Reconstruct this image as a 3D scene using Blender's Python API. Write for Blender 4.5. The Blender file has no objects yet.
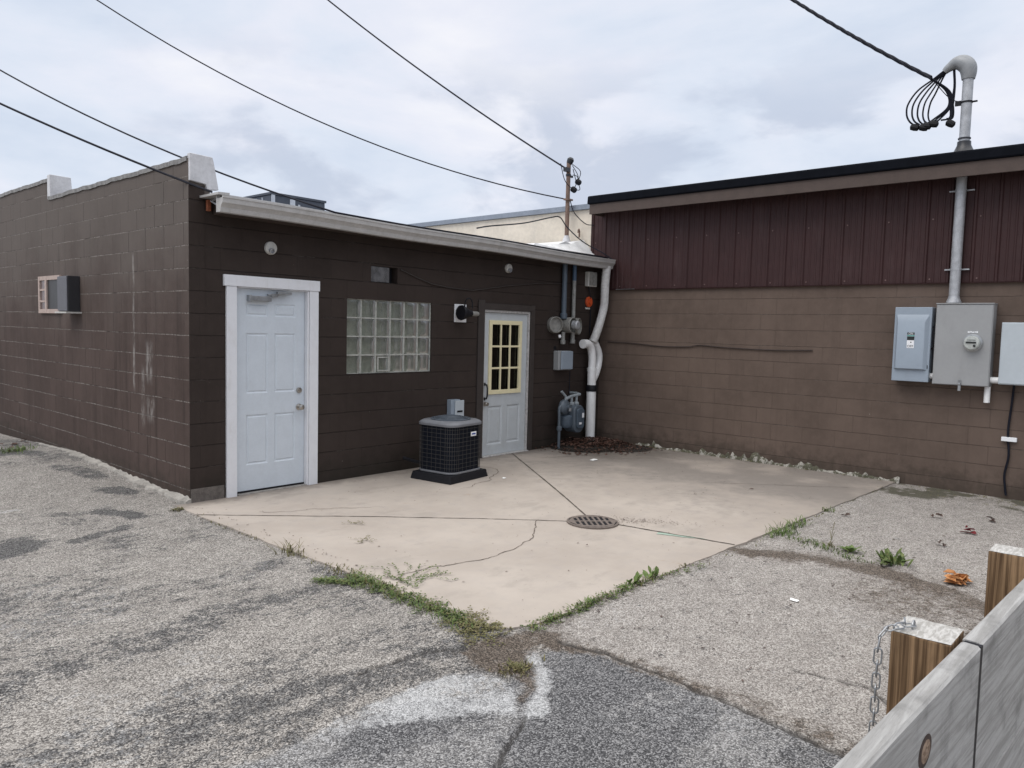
import bpy, bmesh, math, random
import numpy as np
from mathutils import Vector, Matrix
R = math.radians
sc = bpy.context.scene
col = sc.collection
rnd = random.Random(7)
L = 6.37                                                     # x of the neighbour's long wall

# ------------------------------------------------------------------ node helpers
def nd(nt, typ, ins=None, **props):
    n = nt.nodes.new('ShaderNode' + typ)
    for k, v in props.items(): setattr(n, k, v)
    for k, v in (ins or {}).items():
        s = n.inputs[k]
        if isinstance(v, bpy.types.NodeSocket): nt.links.new(v, s)
        else: s.default_value = v
    return n
def M(nt, op, a, b=0.0, c=0.0, clamp=False):
    n = nd(nt, 'Math', {0: a, 1: b, 2: c}, operation=op); n.use_clamp = clamp
    return n.outputs[0]
def c4(c): return (c[0], c[1], c[2], 1.0) if not isinstance(c, (int, float)) else (c, c, c, 1.0)
def mix(nt, f, a, b, blend='MIX'):
    n = nd(nt, 'Mix', data_type='RGBA', blend_type=blend)
    for i, v in ((0, f), (6, a), (7, b)):
        s = n.inputs[i]
        if isinstance(v, bpy.types.NodeSocket): nt.links.new(v, s)
        else: s.default_value = v if i == 0 else c4(v)
    return n.outputs[2]
def noise(nt, vec, scale, detail=3.0, rough=0.55, dist=0.0):
    return nd(nt, 'TexNoise', {'Vector': vec, 'Scale': scale, 'Detail': detail, 'Roughness': rough, 'Distortion': dist}).outputs[0]
def sstep(nt, x, a, b):
    return nd(nt, 'MapRange', {0: x, 1: a, 2: b, 3: 0.0, 4: 1.0}, interpolation_type='SMOOTHSTEP').outputs[0]
def mapping(nt, vec, scale=(1, 1, 1), loc=(0, 0, 0), rot=(0, 0, 0)):
    return nd(nt, 'Mapping', {'Vector': vec, 'Scale': scale, 'Location': loc, 'Rotation': rot}).outputs[0]
def ramp(nt, fac, stops, interp='LINEAR'):
    n = nd(nt, 'ValToRGB', {0: fac}); cr = n.color_ramp; cr.interpolation = interp
    while len(cr.elements) < len(stops): cr.elements.new(0.5)
    for e, (p, c) in zip(cr.elements, stops): e.position = p; e.color = c4(c)
    return n.outputs[0]
def new_mat(name):
    m = bpy.data.materials.new(name); m.use_nodes = True
    nt = m.node_tree; nt.nodes.clear()
    out = nd(nt, 'OutputMaterial'); b = nd(nt, 'BsdfPrincipled')
    nt.links.new(b.outputs[0], out.inputs[0])
    pos = nd(nt, 'TexCoord').outputs['Object']
    return m, nt, b, pos, out
def bump(nt, b, h, dist=0.002, strength=1.0):
    n = nd(nt, 'Bump', {'Height': h, 'Distance': dist, 'Strength': strength})
    nt.links.new(n.outputs[0], b.inputs['Normal'])
def setc(nt, b, c):
    if isinstance(c, bpy.types.NodeSocket): nt.links.new(c, b.inputs['Base Color'])
    else: b.inputs['Base Color'].default_value = c4(c)

def plain(name, c, rough=0.5, metal=0.0, var=0.12, vs=9.0, dirt=0.0, dirtc=(0.06, 0.05, 0.045), bmp=0.0, bs=60.0, spec=0.5):
    """painted / metal / plastic surface with slight uneven tone and dirt"""
    m, nt, b, pos, _ = new_mat(name)
    n1 = noise(nt, pos, vs, 4); n2 = noise(nt, pos, vs * 6, 3)
    f = M(nt, 'ADD', M(nt, 'MULTIPLY', n1, 0.6), M(nt, 'MULTIPLY', n2, 0.4))
    f = sstep(nt, f, 0.3, 0.7)
    lo = [x * (1 - var) for x in c]; hi = [min(1, x * (1 + var)) for x in c]
    cc = mix(nt, f, lo, hi)
    if dirt > 0:
        d = sstep(nt, noise(nt, mapping(nt, pos, (1, 1, 0.35)), vs * 1.7, 5, 0.65), 0.5, 0.8)
        cc = mix(nt, M(nt, 'MULTIPLY', d, dirt), cc, dirtc)
    setc(nt, b, cc)
    b.inputs['Roughness'].default_value = rough; b.inputs['Metallic'].default_value = metal
    b.inputs['Specular IOR Level'].default_value = spec
    if bmp > 0: bump(nt, b, noise(nt, pos, bs, 4), bmp)
    return m

def block_wall(name, axis, base, joint_light, joint_dark, wear, fade, stains, rough=0.75, drips=(), var=0.16, perp=0.4):
    """painted concrete block: 0.404 x 0.202 m courses, worn paint along the bed joints"""
    m, nt, b, pos, _ = new_mat(name)
    s = nd(nt, 'SeparateXYZ', {0: pos}); u = s.outputs['X' if axis == 'x' else 'Y']; z = s.outputs['Z']
    wob = M(nt, 'MULTIPLY', M(nt, 'SUBTRACT', noise(nt, pos, 5.0, 3), 0.5), 0.012)
    v = M(nt, 'ADD', M(nt, 'SUBTRACT', z, 0.115), wob)
    uu = M(nt, 'ADD', M(nt, 'ADD', u, 50.0), wob)
    vv = M(nt, 'ADD', v, 20.21)
    vec = nd(nt, 'CombineXYZ', {0: uu, 1: vv, 2: 0.0}).outputs[0]
    br = nd(nt, 'TexBrick', {'Vector': vec, 'Color1': (0.35,) * 3 + (1,), 'Color2': (0.65,) * 3 + (1,), 'Mortar': (0.5,) * 3 + (1,), 'Scale': 1.0,
                             'Mortar Size': 0.0055, 'Mortar Smooth': 0.35, 'Bias': 0.0, 'Brick Width': 0.404, 'Row Height': 0.2021})
    mort = br.outputs['Fac']
    fr = M(nt, 'FRACT', M(nt, 'DIVIDE', vv, 0.2021))
    dz = M(nt, 'MULTIPLY', M(nt, 'MINIMUM', fr, M(nt, 'SUBTRACT', 1.0, fr)), 0.2021)
    n_big = noise(nt, pos, 1.3, 5, 0.6); n_mid = noise(nt, pos, 9.0, 5, 0.62); n_fine = noise(nt, pos, 70.0, 4, 0.7)
    cc = mix(nt, sstep(nt, n_big, 0.3, 0.7), [x * 0.86 for x in base], [x * 1.14 for x in base])
    cc = mix(nt, var, cc, mix(nt, 1.0, cc, br.outputs['Color'], 'OVERLAY'))
    bed0 = sstep(nt, dz, 0.0075, 0.003)
    pat = M(nt, 'MULTIPLY_ADD', sstep(nt, n_big, 0.4, 0.65), 0.7, 0.3)
    mort = M(nt, 'MULTIPLY', mort, M(nt, 'MULTIPLY_ADD', bed0, 1.0 - perp, M(nt, 'MULTIPLY', pat, perp)))
    cc = mix(nt, M(nt, 'MULTIPLY', sstep(nt, n_mid, 0.35, 0.75), 0.35), cc, [x * 1.3 for x in base])
    # vertical weather streaks
    if stains > 0:
        st = noise(nt, mapping(nt, pos, (7, 7, 0.45)), 1.0, 4, 0.6)
        cc = mix(nt, M(nt, 'MULTIPLY', sstep(nt, st, 0.52, 0.74), stains), cc, [x * 0.62 for x in base])
        cc = mix(nt, M(nt, 'MULTIPLY', sstep(nt, st, 0.47, 0.25), stains * 0.6), cc, [x * 1.35 + 0.01 for x in base])
    if fade:
        # paint bleached grey on the upper courses, with ragged lower edge
        fz = sstep(nt, M(nt, 'ADD', z, M(nt, 'MULTIPLY', M(nt, 'SUBTRACT', n_big, 0.5), 1.6)), 1.3, 2.9)
        cc = mix(nt, M(nt, 'MULTIPLY', fz, 0.6), cc, fade)
    # perpend and bed joints
    cc = mix(nt, M(nt, 'MULTIPLY', mort, joint_dark), cc, [x * 0.45 for x in base])
    wr = noise(nt, mapping(nt, pos, (2.2, 2.2, 9.0)), 1.0, 5, 0.7)
    bed = sstep(nt, dz, 0.0075, 0.002)
    wm = M(nt, 'MULTIPLY', M(nt, 'MULTIPLY', M(nt, 'MULTIPLY', bed, sstep(nt, noise(nt, pos, 34.0, 3, 0.6), 0.30, 0.62)), sstep(nt, wr, 0.56 - wear * 0.25, 0.68 - wear * 0.15)), joint_light)
    cc = mix(nt, wm, cc, (0.25, 0.225, 0.205))
    # chips down to bare block
    ch = sstep(nt, noise(nt, pos, 23.0, 2, 0.5), 0.775, 0.80)
    cc = mix(nt, M(nt, 'MULTIPLY', ch, 0.55), cc, (0.36, 0.33, 0.31))
    # damp dirty foot
    ft = sstep(nt, M(nt, 'ADD', z, M(nt, 'MULTIPLY', M(nt, 'SUBTRACT', n_mid, 0.5), 0.5)), 0.30, 0.0)
    cc = mix(nt, M(nt, 'MULTIPLY', ft, 0.45), cc, (0.022, 0.021, 0.016))
    for (uc, w, z0, z1, k) in drips:
        du = M(nt, 'ABSOLUTE', M(nt, 'SUBTRACT', M(nt, 'ADD', u, M(nt, 'MULTIPLY', M(nt, 'SUBTRACT', n_mid, 0.5), w * 1.2)), uc))
        g = M(nt, 'MULTIPLY', sstep(nt, du, w, w * 0.3), M(nt, 'MULTIPLY', sstep(nt, z, z0, z0 + 0.15), sstep(nt, z, z1, z1 - 0.1)))
        g = M(nt, 'MULTIPLY', g, sstep(nt, noise(nt, mapping(nt, pos, (16, 16, 5)), 1.0, 4, 0.7), 0.38, 0.66))
        cc = mix(nt, M(nt, 'MULTIPLY', g, k), cc, (0.38, 0.36, 0.34))
    setc(nt, b, cc)
    b.inputs['Roughness'].default_value = rough; b.inputs['Specular IOR Level'].default_value = 0.14
    h = M(nt, 'SUBTRACT', M(nt, 'ADD', M(nt, 'MULTIPLY', n_fine, 0.22), M(nt, 'MULTIPLY', n_mid, 0.25)), M(nt, 'MULTIPLY', mort, 1.0))
    bump(nt, b, h, 0.006)
    return m

MT = {}
MT['block_left'] = block_wall('painted_block_side', 'y', (0.072, 0.051, 0.044), 0.95, 0.85, 0.85, (0.150, 0.134, 0.121), 0.75, var=0.2, perp=0.8,
                              drips=((1.205, 0.035, 0.9, 2.35, 0.55), (0.83, 0.12, 0.62, 0.95, 0.55), (0.85, 0.10, 1.0, 1.5, 0.5), (1.0, 0.06, 0.55, 1.25, 0.35)))
MT['block_front'] = block_wall('painted_block_front', 'x', (0.039, 0.0295, 0.0258), 0.22, 0.7, 0.25, None, 0.2, var=0.10, perp=0.25)
MT['block_right'] = block_wall('painted_block_tan', 'y', (0.119, 0.088, 0.072), 0.25, 0.5, 0.3, None, 0.22, var=0.12, perp=0.34)
MT['bare_block'] = plain('bare_block', (0.12, 0.105, 0.095), 0.9, var=0.3, vs=20, bmp=0.004, bs=90)
MT['trim_white'] = plain('white_trim_paint', (0.70, 0.71, 0.74), 0.45, var=0.03, dirt=0.25, dirtc=(0.45, 0.42, 0.38))
MT['door_white'] = plain('white_steel_door', (0.56, 0.61, 0.665), 0.4, var=0.04, dirt=0.16, dirtc=(0.4, 0.42, 0.42))
MT['door_old'] = plain('old_white_door', (0.48, 0.51, 0.53), 0.45, var=0.05, dirt=0.3, dirtc=(0.34, 0.32, 0.28))
MT['cream'] = plain('cream_trim', (0.74, 0.67, 0.44), 0.5, var=0.05)
MT['old_frame'] = plain('chipped_white_frame', (0.46, 0.45, 0.44), 0.6, var=0.25, vs=25, dirt=0.7, dirtc=(0.16, 0.10, 0.07))
MT['brown_trim'] = plain('brown_door_casing', (0.040, 0.032, 0.029), 0.6, var=0.15)
MT['gutter'] = plain('gutter_aluminium', (0.44, 0.43, 0.42), 0.45, var=0.1, dirt=0.35, dirtc=(0.2, 0.18, 0.15))
MT['roof'] = plain('grey_roof_edge', (0.42, 0.43, 0.45), 0.6, var=0.12, dirt=0.3)
MT['soffit'] = plain('soffit_brown', (0.05, 0.035, 0.028), 0.8, var=0.2, dirt=0.3, dirtc=(0.14, 0.06, 0.03))
MT['flash'] = plain('parapet_flashing', (0.55, 0.55, 0.57), 0.5, var=0.14, vs=6, dirt=0.35, dirtc=(0.3, 0.29, 0.27), bmp=0.004, bs=14)
MT['coping'] = plain('coping_grey', (0.21, 0.205, 0.20), 0.75, var=0.4, vs=12, dirt=0.7, dirtc=(0.42, 0.42, 0.43), bmp=0.004, bs=40)
MT['siding'] = plain('maroon_siding', (0.040, 0.0165, 0.0165), 0.55, spec=0.3, var=0.12, vs=3, dirt=0.25, dirtc=(0.1, 0.07, 0.07))
MT['fascia'] = plain('brown_fascia', (0.082, 0.061, 0.053), 0.7, var=0.1, spec=0.3)
MT['black_edge'] = plain('black_roof_edge', (0.006, 0.007, 0.010), 0.9, var=0.2, spec=0.06)
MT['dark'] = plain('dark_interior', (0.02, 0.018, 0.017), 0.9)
MT['black'] = plain('black_plastic', (0.010, 0.010, 0.013), 0.55, var=0.2, spec=0.25)
MT['blackmetal'] = plain('black_metal', (0.015, 0.016, 0.02), 0.35, var=0.2)
MT['wire'] = plain('wire_sheath', (0.011, 0.012, 0.019), 0.6, var=0.2, spec=0.15)
MT['steel'] = plain('dull_steel', (0.36, 0.37, 0.38), 0.35, 0.85, var=0.2, dirt=0.2)
MT['nickel'] = plain('satin_nickel', (0.42, 0.40, 0.37), 0.3, 0.9)
MT['galv'] = plain('galvanised', (0.40, 0.41, 0.43), 0.5, 0.4, var=0.22, vs=16, dirt=0.25, dirtc=(0.2, 0.2, 0.2))
MT['galv_chain'] = plain('zinc_chain', (0.36, 0.37, 0.38), 0.4, 0.8, var=0.2, vs=60)
MT['boxgrey'] = plain('grey_box_enamel', (0.30, 0.305, 0.31), 0.42, var=0.04, vs=4, dirt=0.1)
MT['boxblue'] = plain('blue_grey_enamel', (0.275, 0.325, 0.385), 0.4, var=0.04, vs=4, dirt=0.08)
MT['boxpale'] = plain('pale_grey_enamel', (0.44, 0.485, 0.52), 0.4, var=0.04, vs=4, dirt=0.1)
MT['pvc'] = plain('white_pvc', (0.80, 0.80, 0.80), 0.35, var=0.06, dirt=0.3, dirtc=(0.35, 0.33, 0.3))
MT['hose'] = plain('flex_hose', (0.66, 0.655, 0.65), 0.5, var=0.12, vs=20, dirt=0.4, dirtc=(0.25, 0.23, 0.2))
MT['lampwhite'] = plain('weathered_white_plastic', (0.50, 0.49, 0.46), 0.5, var=0.1, dirt=0.3)
MT['white_plate'] = plain('white_plate', (0.80, 0.81, 0.83), 0.4, var=0.03)
MT['meterblue'] = plain('gas_meter_grey', (0.085, 0.105, 0.128), 0.45, var=0.15, dirt=0.2)
MT['pipeblue'] = plain('blue_grey_pipe', (0.075, 0.10, 0.13), 0.45, var=0.15)
MT['pipegrey'] = plain('scuffed_grey_pipe', (0.24, 0.24, 0.23), 0.6, var=0.3, vs=30, dirt=0.4)
MT['orange'] = plain('orange_cap', (0.55, 0.075, 0.015), 0.5, var=0.2, vs=20)
MT['rust'] = plain('rusty_iron', (0.17, 0.075, 0.04), 0.85, var=0.4, vs=14, dirt=0.4, bmp=0.002)
MT['poleiron'] = plain('brown_conduit', (0.17, 0.11, 0.085), 0.7, var=0.3, vs=12, dirt=0.3)
MT['iron'] = plain('cast_iron_grate', (0.15, 0.122, 0.105), 0.8, 0.0, var=0.3, vs=25, bmp=0.001)
MT['creamwall'] = plain('cream_render', (0.70, 0.63, 0.53), 0.8, var=0.1, vs=2.5, dirt=0.35, dirtc=(0.42, 0.40, 0.37), bmp=0.004, bs=20)
MT['fargrey'] = plain('far_roof_grey', (0.22, 0.25, 0.30), 0.5)
MT['rtu'] = plain('rooftop_unit_grey', (0.062, 0.072, 0.092), 0.6, var=0.08, spec=0.25)
MT['rtu_light'] = plain('rooftop_unit_label', (0.42, 0.45, 0.50), 0.5)
MT['footing'] = plain('footing_concrete', (0.33, 0.31, 0.28), 0.9, var=0.3, vs=9, dirt=0.55, dirtc=(0.10, 0.09, 0.075), bmp=0.01, bs=25)
def mortar_mat():
    m, nt, b, pos, _ = new_mat('pale_mortar')
    f = sstep(nt, noise(nt, pos, 11.0, 5, 0.7), 0.47, 0.58)
    setc(nt, b, mix(nt, f, mix(nt, noise(nt, pos, 30.0, 3), (0.055, 0.058, 0.030), (0.11, 0.10, 0.075)), mix(nt, noise(nt, pos, 50.0, 3), (0.26, 0.245, 0.21), (0.46, 0.44, 0.40))))
    b.inputs['Roughness'].default_value = 0.9; bump(nt, b, noise(nt, pos, 45.0, 4), 0.012)
    return m
MT['mortar'] = mortar_mat()
MT['paper'] = plain('paper_scrap', (0.80, 0.80, 0.78), 0.7)
MT['brickred'] = plain('pinkish_wood', (0.42, 0.33, 0.29), 0.7, var=0.15, vs=20)
MT['pinkpane'] = plain('dusty_pane', (0.14, 0.10, 0.095), 0.3, var=0.15)
MT['acside'] = plain('air_conditioner_dark', (0.022, 0.022, 0.026), 0.5)
MT['acface'] = plain('air_conditioner_grey', (0.10, 0.10, 0.115), 0.5, var=0.1)
MT['acpale'] = plain('condenser_grey_lid', (0.15, 0.155, 0.17), 0.45, var=0.08, dirt=0.2)
MT['acguard'] = plain('condenser_wire', (0.055, 0.053, 0.052), 0.5, spec=0.25)
MT['accoil'] = plain('condenser_coil', (0.005, 0.007, 0.013), 0.6, var=0.3, vs=40, spec=0.15)
MT['fanblue'] = plain('fan_guard', (0.065, 0.08, 0.10), 0.45)
MT['bluetext'] = plain('blue_print', (0.03, 0.07, 0.30), 0.5)
MT['blacktext'] = plain('black_print', (0.012, 0.014, 0.014), 0.5)
MT['greentext'] = plain('green_print', (0.02, 0.25, 0.22), 0.5)
MT['green_streak'] = plain('green_paint', (0.28, 0.45, 0.36), 0.8)

def leaf_mat(name, a, b_, c=None):
    m, nt, b, pos, _ = new_mat(name)
    f = sstep(nt, noise(nt, pos, 22.0, 2), 0.35, 0.65)
    cc = mix(nt, f, a, b_)
    if c: cc = mix(nt, sstep(nt, noise(nt, pos, 55.0, 2), 0.58, 0.7), cc, c)
    setc(nt, b, cc); b.inputs['Roughness'].default_value = 0.6
    b.inputs['Specular IOR Level'].default_value = 0.3
    return m
MT['weed'] = leaf_mat('weed_green', (0.045, 0.075, 0.018), (0.115, 0.150, 0.045), (0.19, 0.17, 0.075))
MT['weed_bright'] = leaf_mat('weed_bright_green', (0.065, 0.115, 0.026), (0.125, 0.175, 0.05), (0.21, 0.20, 0.09))
MT['weed_dry'] = leaf_mat('weed_dry', (0.17, 0.15, 0.07), (0.10, 0.10, 0.035), (0.10, 0.06, 0.03))
MT['dead'] = leaf_mat('dead_leaves', (0.050, 0.027, 0.020), (0.115, 0.058, 0.042), (0.22, 0.14, 0.105))
MT['soil'] = plain('leaf_soil', (0.022, 0.017, 0.013), 0.95, var=0.4, vs=20, bmp=0.01, bs=50)
MT['orange_leaf'] = leaf_mat('orange_dry_leaf', (0.42, 0.19, 0.07), (0.58, 0.30, 0.13), (0.28, 0.12, 0.05))
MT['red_leaf'] = leaf_mat('red_dry_leaf', (0.20, 0.035, 0.04), (0.13, 0.03, 0.03))
MT['dark_leaf'] = leaf_mat('dark_dry_leaf', (0.06, 0.04, 0.035), (0.11, 0.07, 0.055))

def glass_mat(name, tint, rough, wav):
    m, nt, b, pos, out = new_mat(name); nt.nodes.remove(b)
    t = nd(nt, 'BsdfTransparent', {'Color': c4(tint)})
    g = nd(nt, 'BsdfGlossy', {'Roughness': rough, 'Color': (0.9, 0.95, 0.95, 1)})
    fr = nd(nt, 'Fresnel', {'IOR': 1.5})
    if wav:
        bp = nd(nt, 'Bump', {'Height': noise(nt, pos, 28.0, 2), 'Distance': wav})
        nt.links.new(bp.outputs[0], g.inputs['Normal']); nt.links.new(bp.outputs[0], fr.inputs['Normal'])
    mx = nd(nt, 'MixShader', {0: fr.outputs[0], 1: t.outputs[0], 2: g.outputs[0]})
    nt.links.new(mx.outputs[0], out.inputs[0])
    return m
MT['glass'] = glass_mat('door_glass', (0.75, 0.75, 0.74), 0.03, 0.0)
MT['blockglass'] = glass_mat('glass_block_face', (0.86, 0.90, 0.86), 0.30, 0.0)
MT['blockback'] = plain('glass_block_inside', (0.27, 0.262, 0.232), 0.7, var=0.22, vs=9)
MT['blockjoint'] = plain('glass_block_mortar', (0.37, 0.37, 0.34), 0.7, var=0.25, vs=20)

def wood_mat(name, a, b_, axis_scale, knots=0.0, rough=0.75, ring=14.0):
    m, nt, b, pos, _ = new_mat(name)
    p = mapping(nt, pos, axis_scale)
    w = nd(nt, 'TexNoise', {'Vector': p, 'Scale': ring, 'Detail': 4.0, 'Roughness': 0.6, 'Distortion': 0.6}).outputs[0]
    cc = mix(nt, sstep(nt, w, 0.36, 0.64), a, b_)
    fine = noise(nt, mapping(nt, pos, [x * 6 for x in axis_scale]), 16, 4, 0.7)
    cc = mix(nt, M(nt, 'MULTIPLY', sstep(nt, fine, 0.45, 0.75), 0.35), cc, [x * 0.5 for x in a])
    bl = noise(nt, pos, 7.0, 5, 0.6)
    cc = mix(nt, M(nt, 'MULTIPLY', sstep(nt, bl, 0.5, 0.75), knots), cc, [x * 0.42 for x in a])
    setc(nt, b, cc); b.inputs['Roughness'].default_value = rough; b.inputs['Specular IOR Level'].default_value = 0.3
    bump(nt, b, M(nt, 'ADD', w, M(nt, 'MULTIPLY', fine, 0.6)), 0.0015)
    return m
MT['post_wood'] = wood_mat('treated_post_wood', (0.085, 0.047, 0.022), (0.33, 0.21, 0.115), (5.5, 5.5, 0.12), 0.25, ring=11.0)
MT['post_top'] = wood_mat('weathered_end_grain', (0.34, 0.325, 0.30), (0.54, 0.525, 0.50), (2, 7, 2), 0.45)
MT['board'] = wood_mat('weathered_grey_board', (0.29, 0.283, 0.272), (0.415, 0.408, 0.398), (0.30, 5, 7), 0.55, ring=8.0)
MT['knot'] = wood_mat('board_knot', (0.17, 0.11, 0.075), (0.34, 0.25, 0.185), (6, 6, 6), 0.3, ring=14.0)

# ------------------------------------------------------------------ mesh helpers
class MB:
    def __init__(s): s.v = []; s.f = []
    def add(s, v, f):
        o = len(s.v); s.v += [tuple(p) for p in v]; s.f += [tuple(i + o for i in q) for q in f]; return s
    def box(s, x0, y0, z0, x1, y1, z1):
        v = [(x, y, z) for z in (z0, z1) for y in (y0, y1) for x in (x0, x1)]
        return s.add(v, [(0, 2, 3, 1), (4, 5, 7, 6), (0, 1, 5, 4), (2, 6, 7, 3), (0, 4, 6, 2), (1, 3, 7, 5)])
    def quad(s, a, b, c, d): return s.add([a, b, c, d], [(0, 1, 2, 3)])
    def prism(s, poly, fn, a0, a1):
        """poly: 2D outline; fn(u, v, a) -> 3D"""
        n = len(poly)
        v = [fn(u, w, a0) for u, w in poly] + [fn(u, w, a1) for u, w in poly]
        f = [tuple(range(n))[::-1], tuple(range(n, 2 * n))] + [(i, (i + 1) % n, n + (i + 1) % n, n + i) for i in range(n)]
        return s.add(v, f)
    def tube(s, path, r, n=8, cap=True):
        P = [Vector(p) for p in path]; k = len(P)
        rr = r if isinstance(r, (list, tuple)) else [r] * k
        T = [(P[min(i + 1, k - 1)] - P[max(i - 1, 0)]).normalized() for i in range(k)]
        ref = Vector((0, 0, 1)) if abs(T[0].z) < 0.9 else Vector((1, 0, 0))
        N = (ref - T[0] * ref.dot(T[0])).normalized(); v = []
        for i in range(k):
            N = (N - T[i] * N.dot(T[i]))
            N = N.normalized() if N.length > 1e-6 else T[i].orthogonal().normalized()
            B = T[i].cross(N)
            for j in range(n):
                a = 2 * math.pi * j / n
                v.append(P[i] + (N * math.cos(a) + B * math.sin(a)) * rr[i])
        f = [(i * n + j, i * n + (j + 1) % n, (i + 1) * n + (j + 1) % n, (i + 1) * n + j) for i in range(k - 1) for j in range(n)]
        if cap: f += [tuple(range(n))[::-1], tuple(range((k - 1) * n, k * n))]
        return s.add(v, f)
    def loop_tube(s, path, r, n=6):
        P = [Vector(p) for p in path]; k = len(P)
        nor = sum(((P[i] - P[0]).cross(P[(i + 1) % k] - P[0]) for i in range(k)), Vector()).normalized(); v = []
        for i in range(k):
            t = (P[(i + 1) % k] - P[i - 1]).normalized(); b = t.cross(nor)
            for j in range(n):
                a = 2 * math.pi * j / n
                v.append(P[i] + (nor * math.cos(a) + b * math.sin(a)) * r)
        return s.add(v, [(i * n + j, i * n + (j + 1) % n, ((i + 1) % k) * n + (j + 1) % n, ((i + 1) % k) * n + j) for i in range(k) for j in range(n)])
    def lathe(s, prof, org, ax=(0, 0, 1), n=20):
        """prof: (radius, height) along ax from org"""
        ax = Vector(ax).normalized(); u = ax.orthogonal().normalized(); w = ax.cross(u); O = Vector(org); v = []
        for (r, h) in prof:
            for j in range(n):
                a = 2 * math.pi * j / n
                v.append(O + ax * h + (u * math.cos(a) + w * math.sin(a)) * max(r, 1e-5))
        k = len(prof)
        f = [(i * n + j, i * n + (j + 1) % n, (i + 1) * n + (j + 1) % n, (i + 1) * n + j) for i in range(k - 1) for j in range(n)]
        f += [tuple(range(n))[::-1], tuple(range((k - 1) * n, k * n))]
        return s.add(v, f)
    def build(s, name, mat, parent=None, smooth=35, bevel=0.0, local=False, label=None, seg=2):
        off = Vector((0, 0, 0))
        if parent is not None and not local:
            q = parent
            while q is not None: off += q.location; q = q.parent
        me = bpy.data.meshes.new(name)
        me.from_pydata([tuple(Vector(p) - off) for p in s.v], [], s.f)
        bm = bmesh.new(); bm.from_mesh(me); bmesh.ops.recalc_face_normals(bm, faces=bm.faces) if len(s.f) < 20000 else None
        bm.to_mesh(me); bm.free()
        me.materials.append(mat)
        if smooth:
            me.polygons.foreach_set('use_smooth', [True] * len(me.polygons)); me.set_sharp_from_angle(angle=R(smooth))
        o = bpy.data.objects.new(name, me); col.objects.link(o)
        if parent is not None: o.parent = parent
        if bevel > 0:
            b = o.modifiers.new('Bevel', 'BEVEL'); b.width = bevel; b.segments = seg; b.limit_method = 'ANGLE'; b.angle_limit = R(40)
            b.harden_normals = True
        if label: o['label'] = label
        return o
def spline(pts, n=10):
    P = [Vector(p) for p in pts]; P = [P[0] * 2 - P[1]] + P + [P[-1] * 2 - P[-2]]; out = []
    for i in range(1, len(P) - 2):
        for k in range(n):
            t = k / n; a, b, c, d = P[i - 1:i + 3]
            out.append(0.5 * ((2 * b) + (c - a) * t + (2 * a - 5 * b + 4 * c - d) * t * t + (3 * b - a - 3 * c + d) * t ** 3))
    out.append(P[-2]); return out
def tag(o, label=None, cat=None, group=None, kind=None):
    for k, v in (('label', label), ('category', cat), ('group', group), ('kind', kind)):
        if v: o[k] = v
    return o
def thing(name, loc, label, cat, group=None, rz=0.0):
    o = bpy.data.objects.new(name, None); col.objects.link(o); o.location = loc; o.rotation_euler = (0, 0, rz)
    o.empty_display_size = 0.1
    return tag(o, label, cat, group)
def copy_thing(o, loc, label, rz=None):
    c = o.copy(); col.objects.link(c); c.location = loc; c['label'] = label
    if rz is not None: c.rotation_euler = (0, 0, rz)
    for ch in list(o.children):
        d = ch.copy(); col.objects.link(d); d.parent = c
        for g in list(ch.children):
            e = g.copy(); col.objects.link(e); e.parent = d
    return c
def text_mesh(name, body, size, fn, mat, parent, depth=0.0006):
    cu = bpy.data.curves.new(name, 'FONT'); cu.body = body; cu.size = size; cu.align_x = 'CENTER'; cu.align_y = 'CENTER'; cu.extrude = depth
    t = bpy.data.objects.new(name, cu); col.objects.link(t)
    bpy.context.view_layer.update()
    me = bpy.data.meshes.new_from_object(t.evaluated_get(bpy.context.evaluated_depsgraph_get()))
    bpy.data.objects.remove(t)
    mb = MB(); mb.add([fn(*v.co) for v in me.vertices], [tuple(p.vertices) for p in me.polygons])
    bpy.data.meshes.remove(me)
    return mb.build(name, mat, parent, smooth=0)

# ---- numpy value noise, for the lie of the ground and the places of its patches
rs = np.random.RandomState(3)
LAT = rs.rand(256, 256)
def vnoise(x, y):
    xi = np.floor(x).astype(int); yi = np.floor(y).astype(int); fx = x - xi; fy = y - yi
    fx = fx * fx * (3 - 2 * fx); fy = fy * fy * (3 - 2 * fy)
    g = lambda a, b: LAT[a % 256, b % 256]
    return (g(xi, yi) * (1 - fx) + g(xi + 1, yi) * fx) * (1 - fy) + (g(xi, yi + 1) * (1 - fx) + g(xi + 1, yi + 1) * fx) * fy
def fbm(x, y, s, o=4, k=0.55):
    t = 0; a = 1; n = 0
    for i in range(o):
        t = t + a * vnoise(x * s + 17.3 * i + 40, y * s + 9.1 * i + 60); n += a; a *= k; s *= 2.03
    return t / n
def ss(x, a, b):
    t = np.clip((x - a) / (b - a), 0, 1); return t * t * (3 - 2 * t)
def seg_dist(x, y, pts):
    d = np.full(x.shape, 1e9)
    for (x0, y0), (x1, y1) in zip(pts[:-1], pts[1:]):
        dx, dy = x1 - x0, y1 - y0; t = np.clip(((x - x0) * dx + (y - y0) * dy) / (dx * dx + dy * dy), 0, 1)
        d = np.minimum(d, np.hypot(x - x0 - t * dx, y - y0 - t * dy))
    return d
def poly_sd(x, y, pts):
    """signed distance, negative inside"""
    d = seg_dist(x, y, pts + [pts[0]]); ins = np.zeros(x.shape, bool)
    for (x0, y0), (x1, y1) in zip(pts, pts[1:] + [pts[0]]):
        c = (y0 > y) != (y1 > y)
        with np.errstate(divide='ignore', invalid='ignore'):
            ins ^= c & (x < (x1 - x0) * (y - y0) / ((y1 - y0) if y1 != y0 else 1e-9) + x0)
    return np.where(ins, -d, d)

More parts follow.
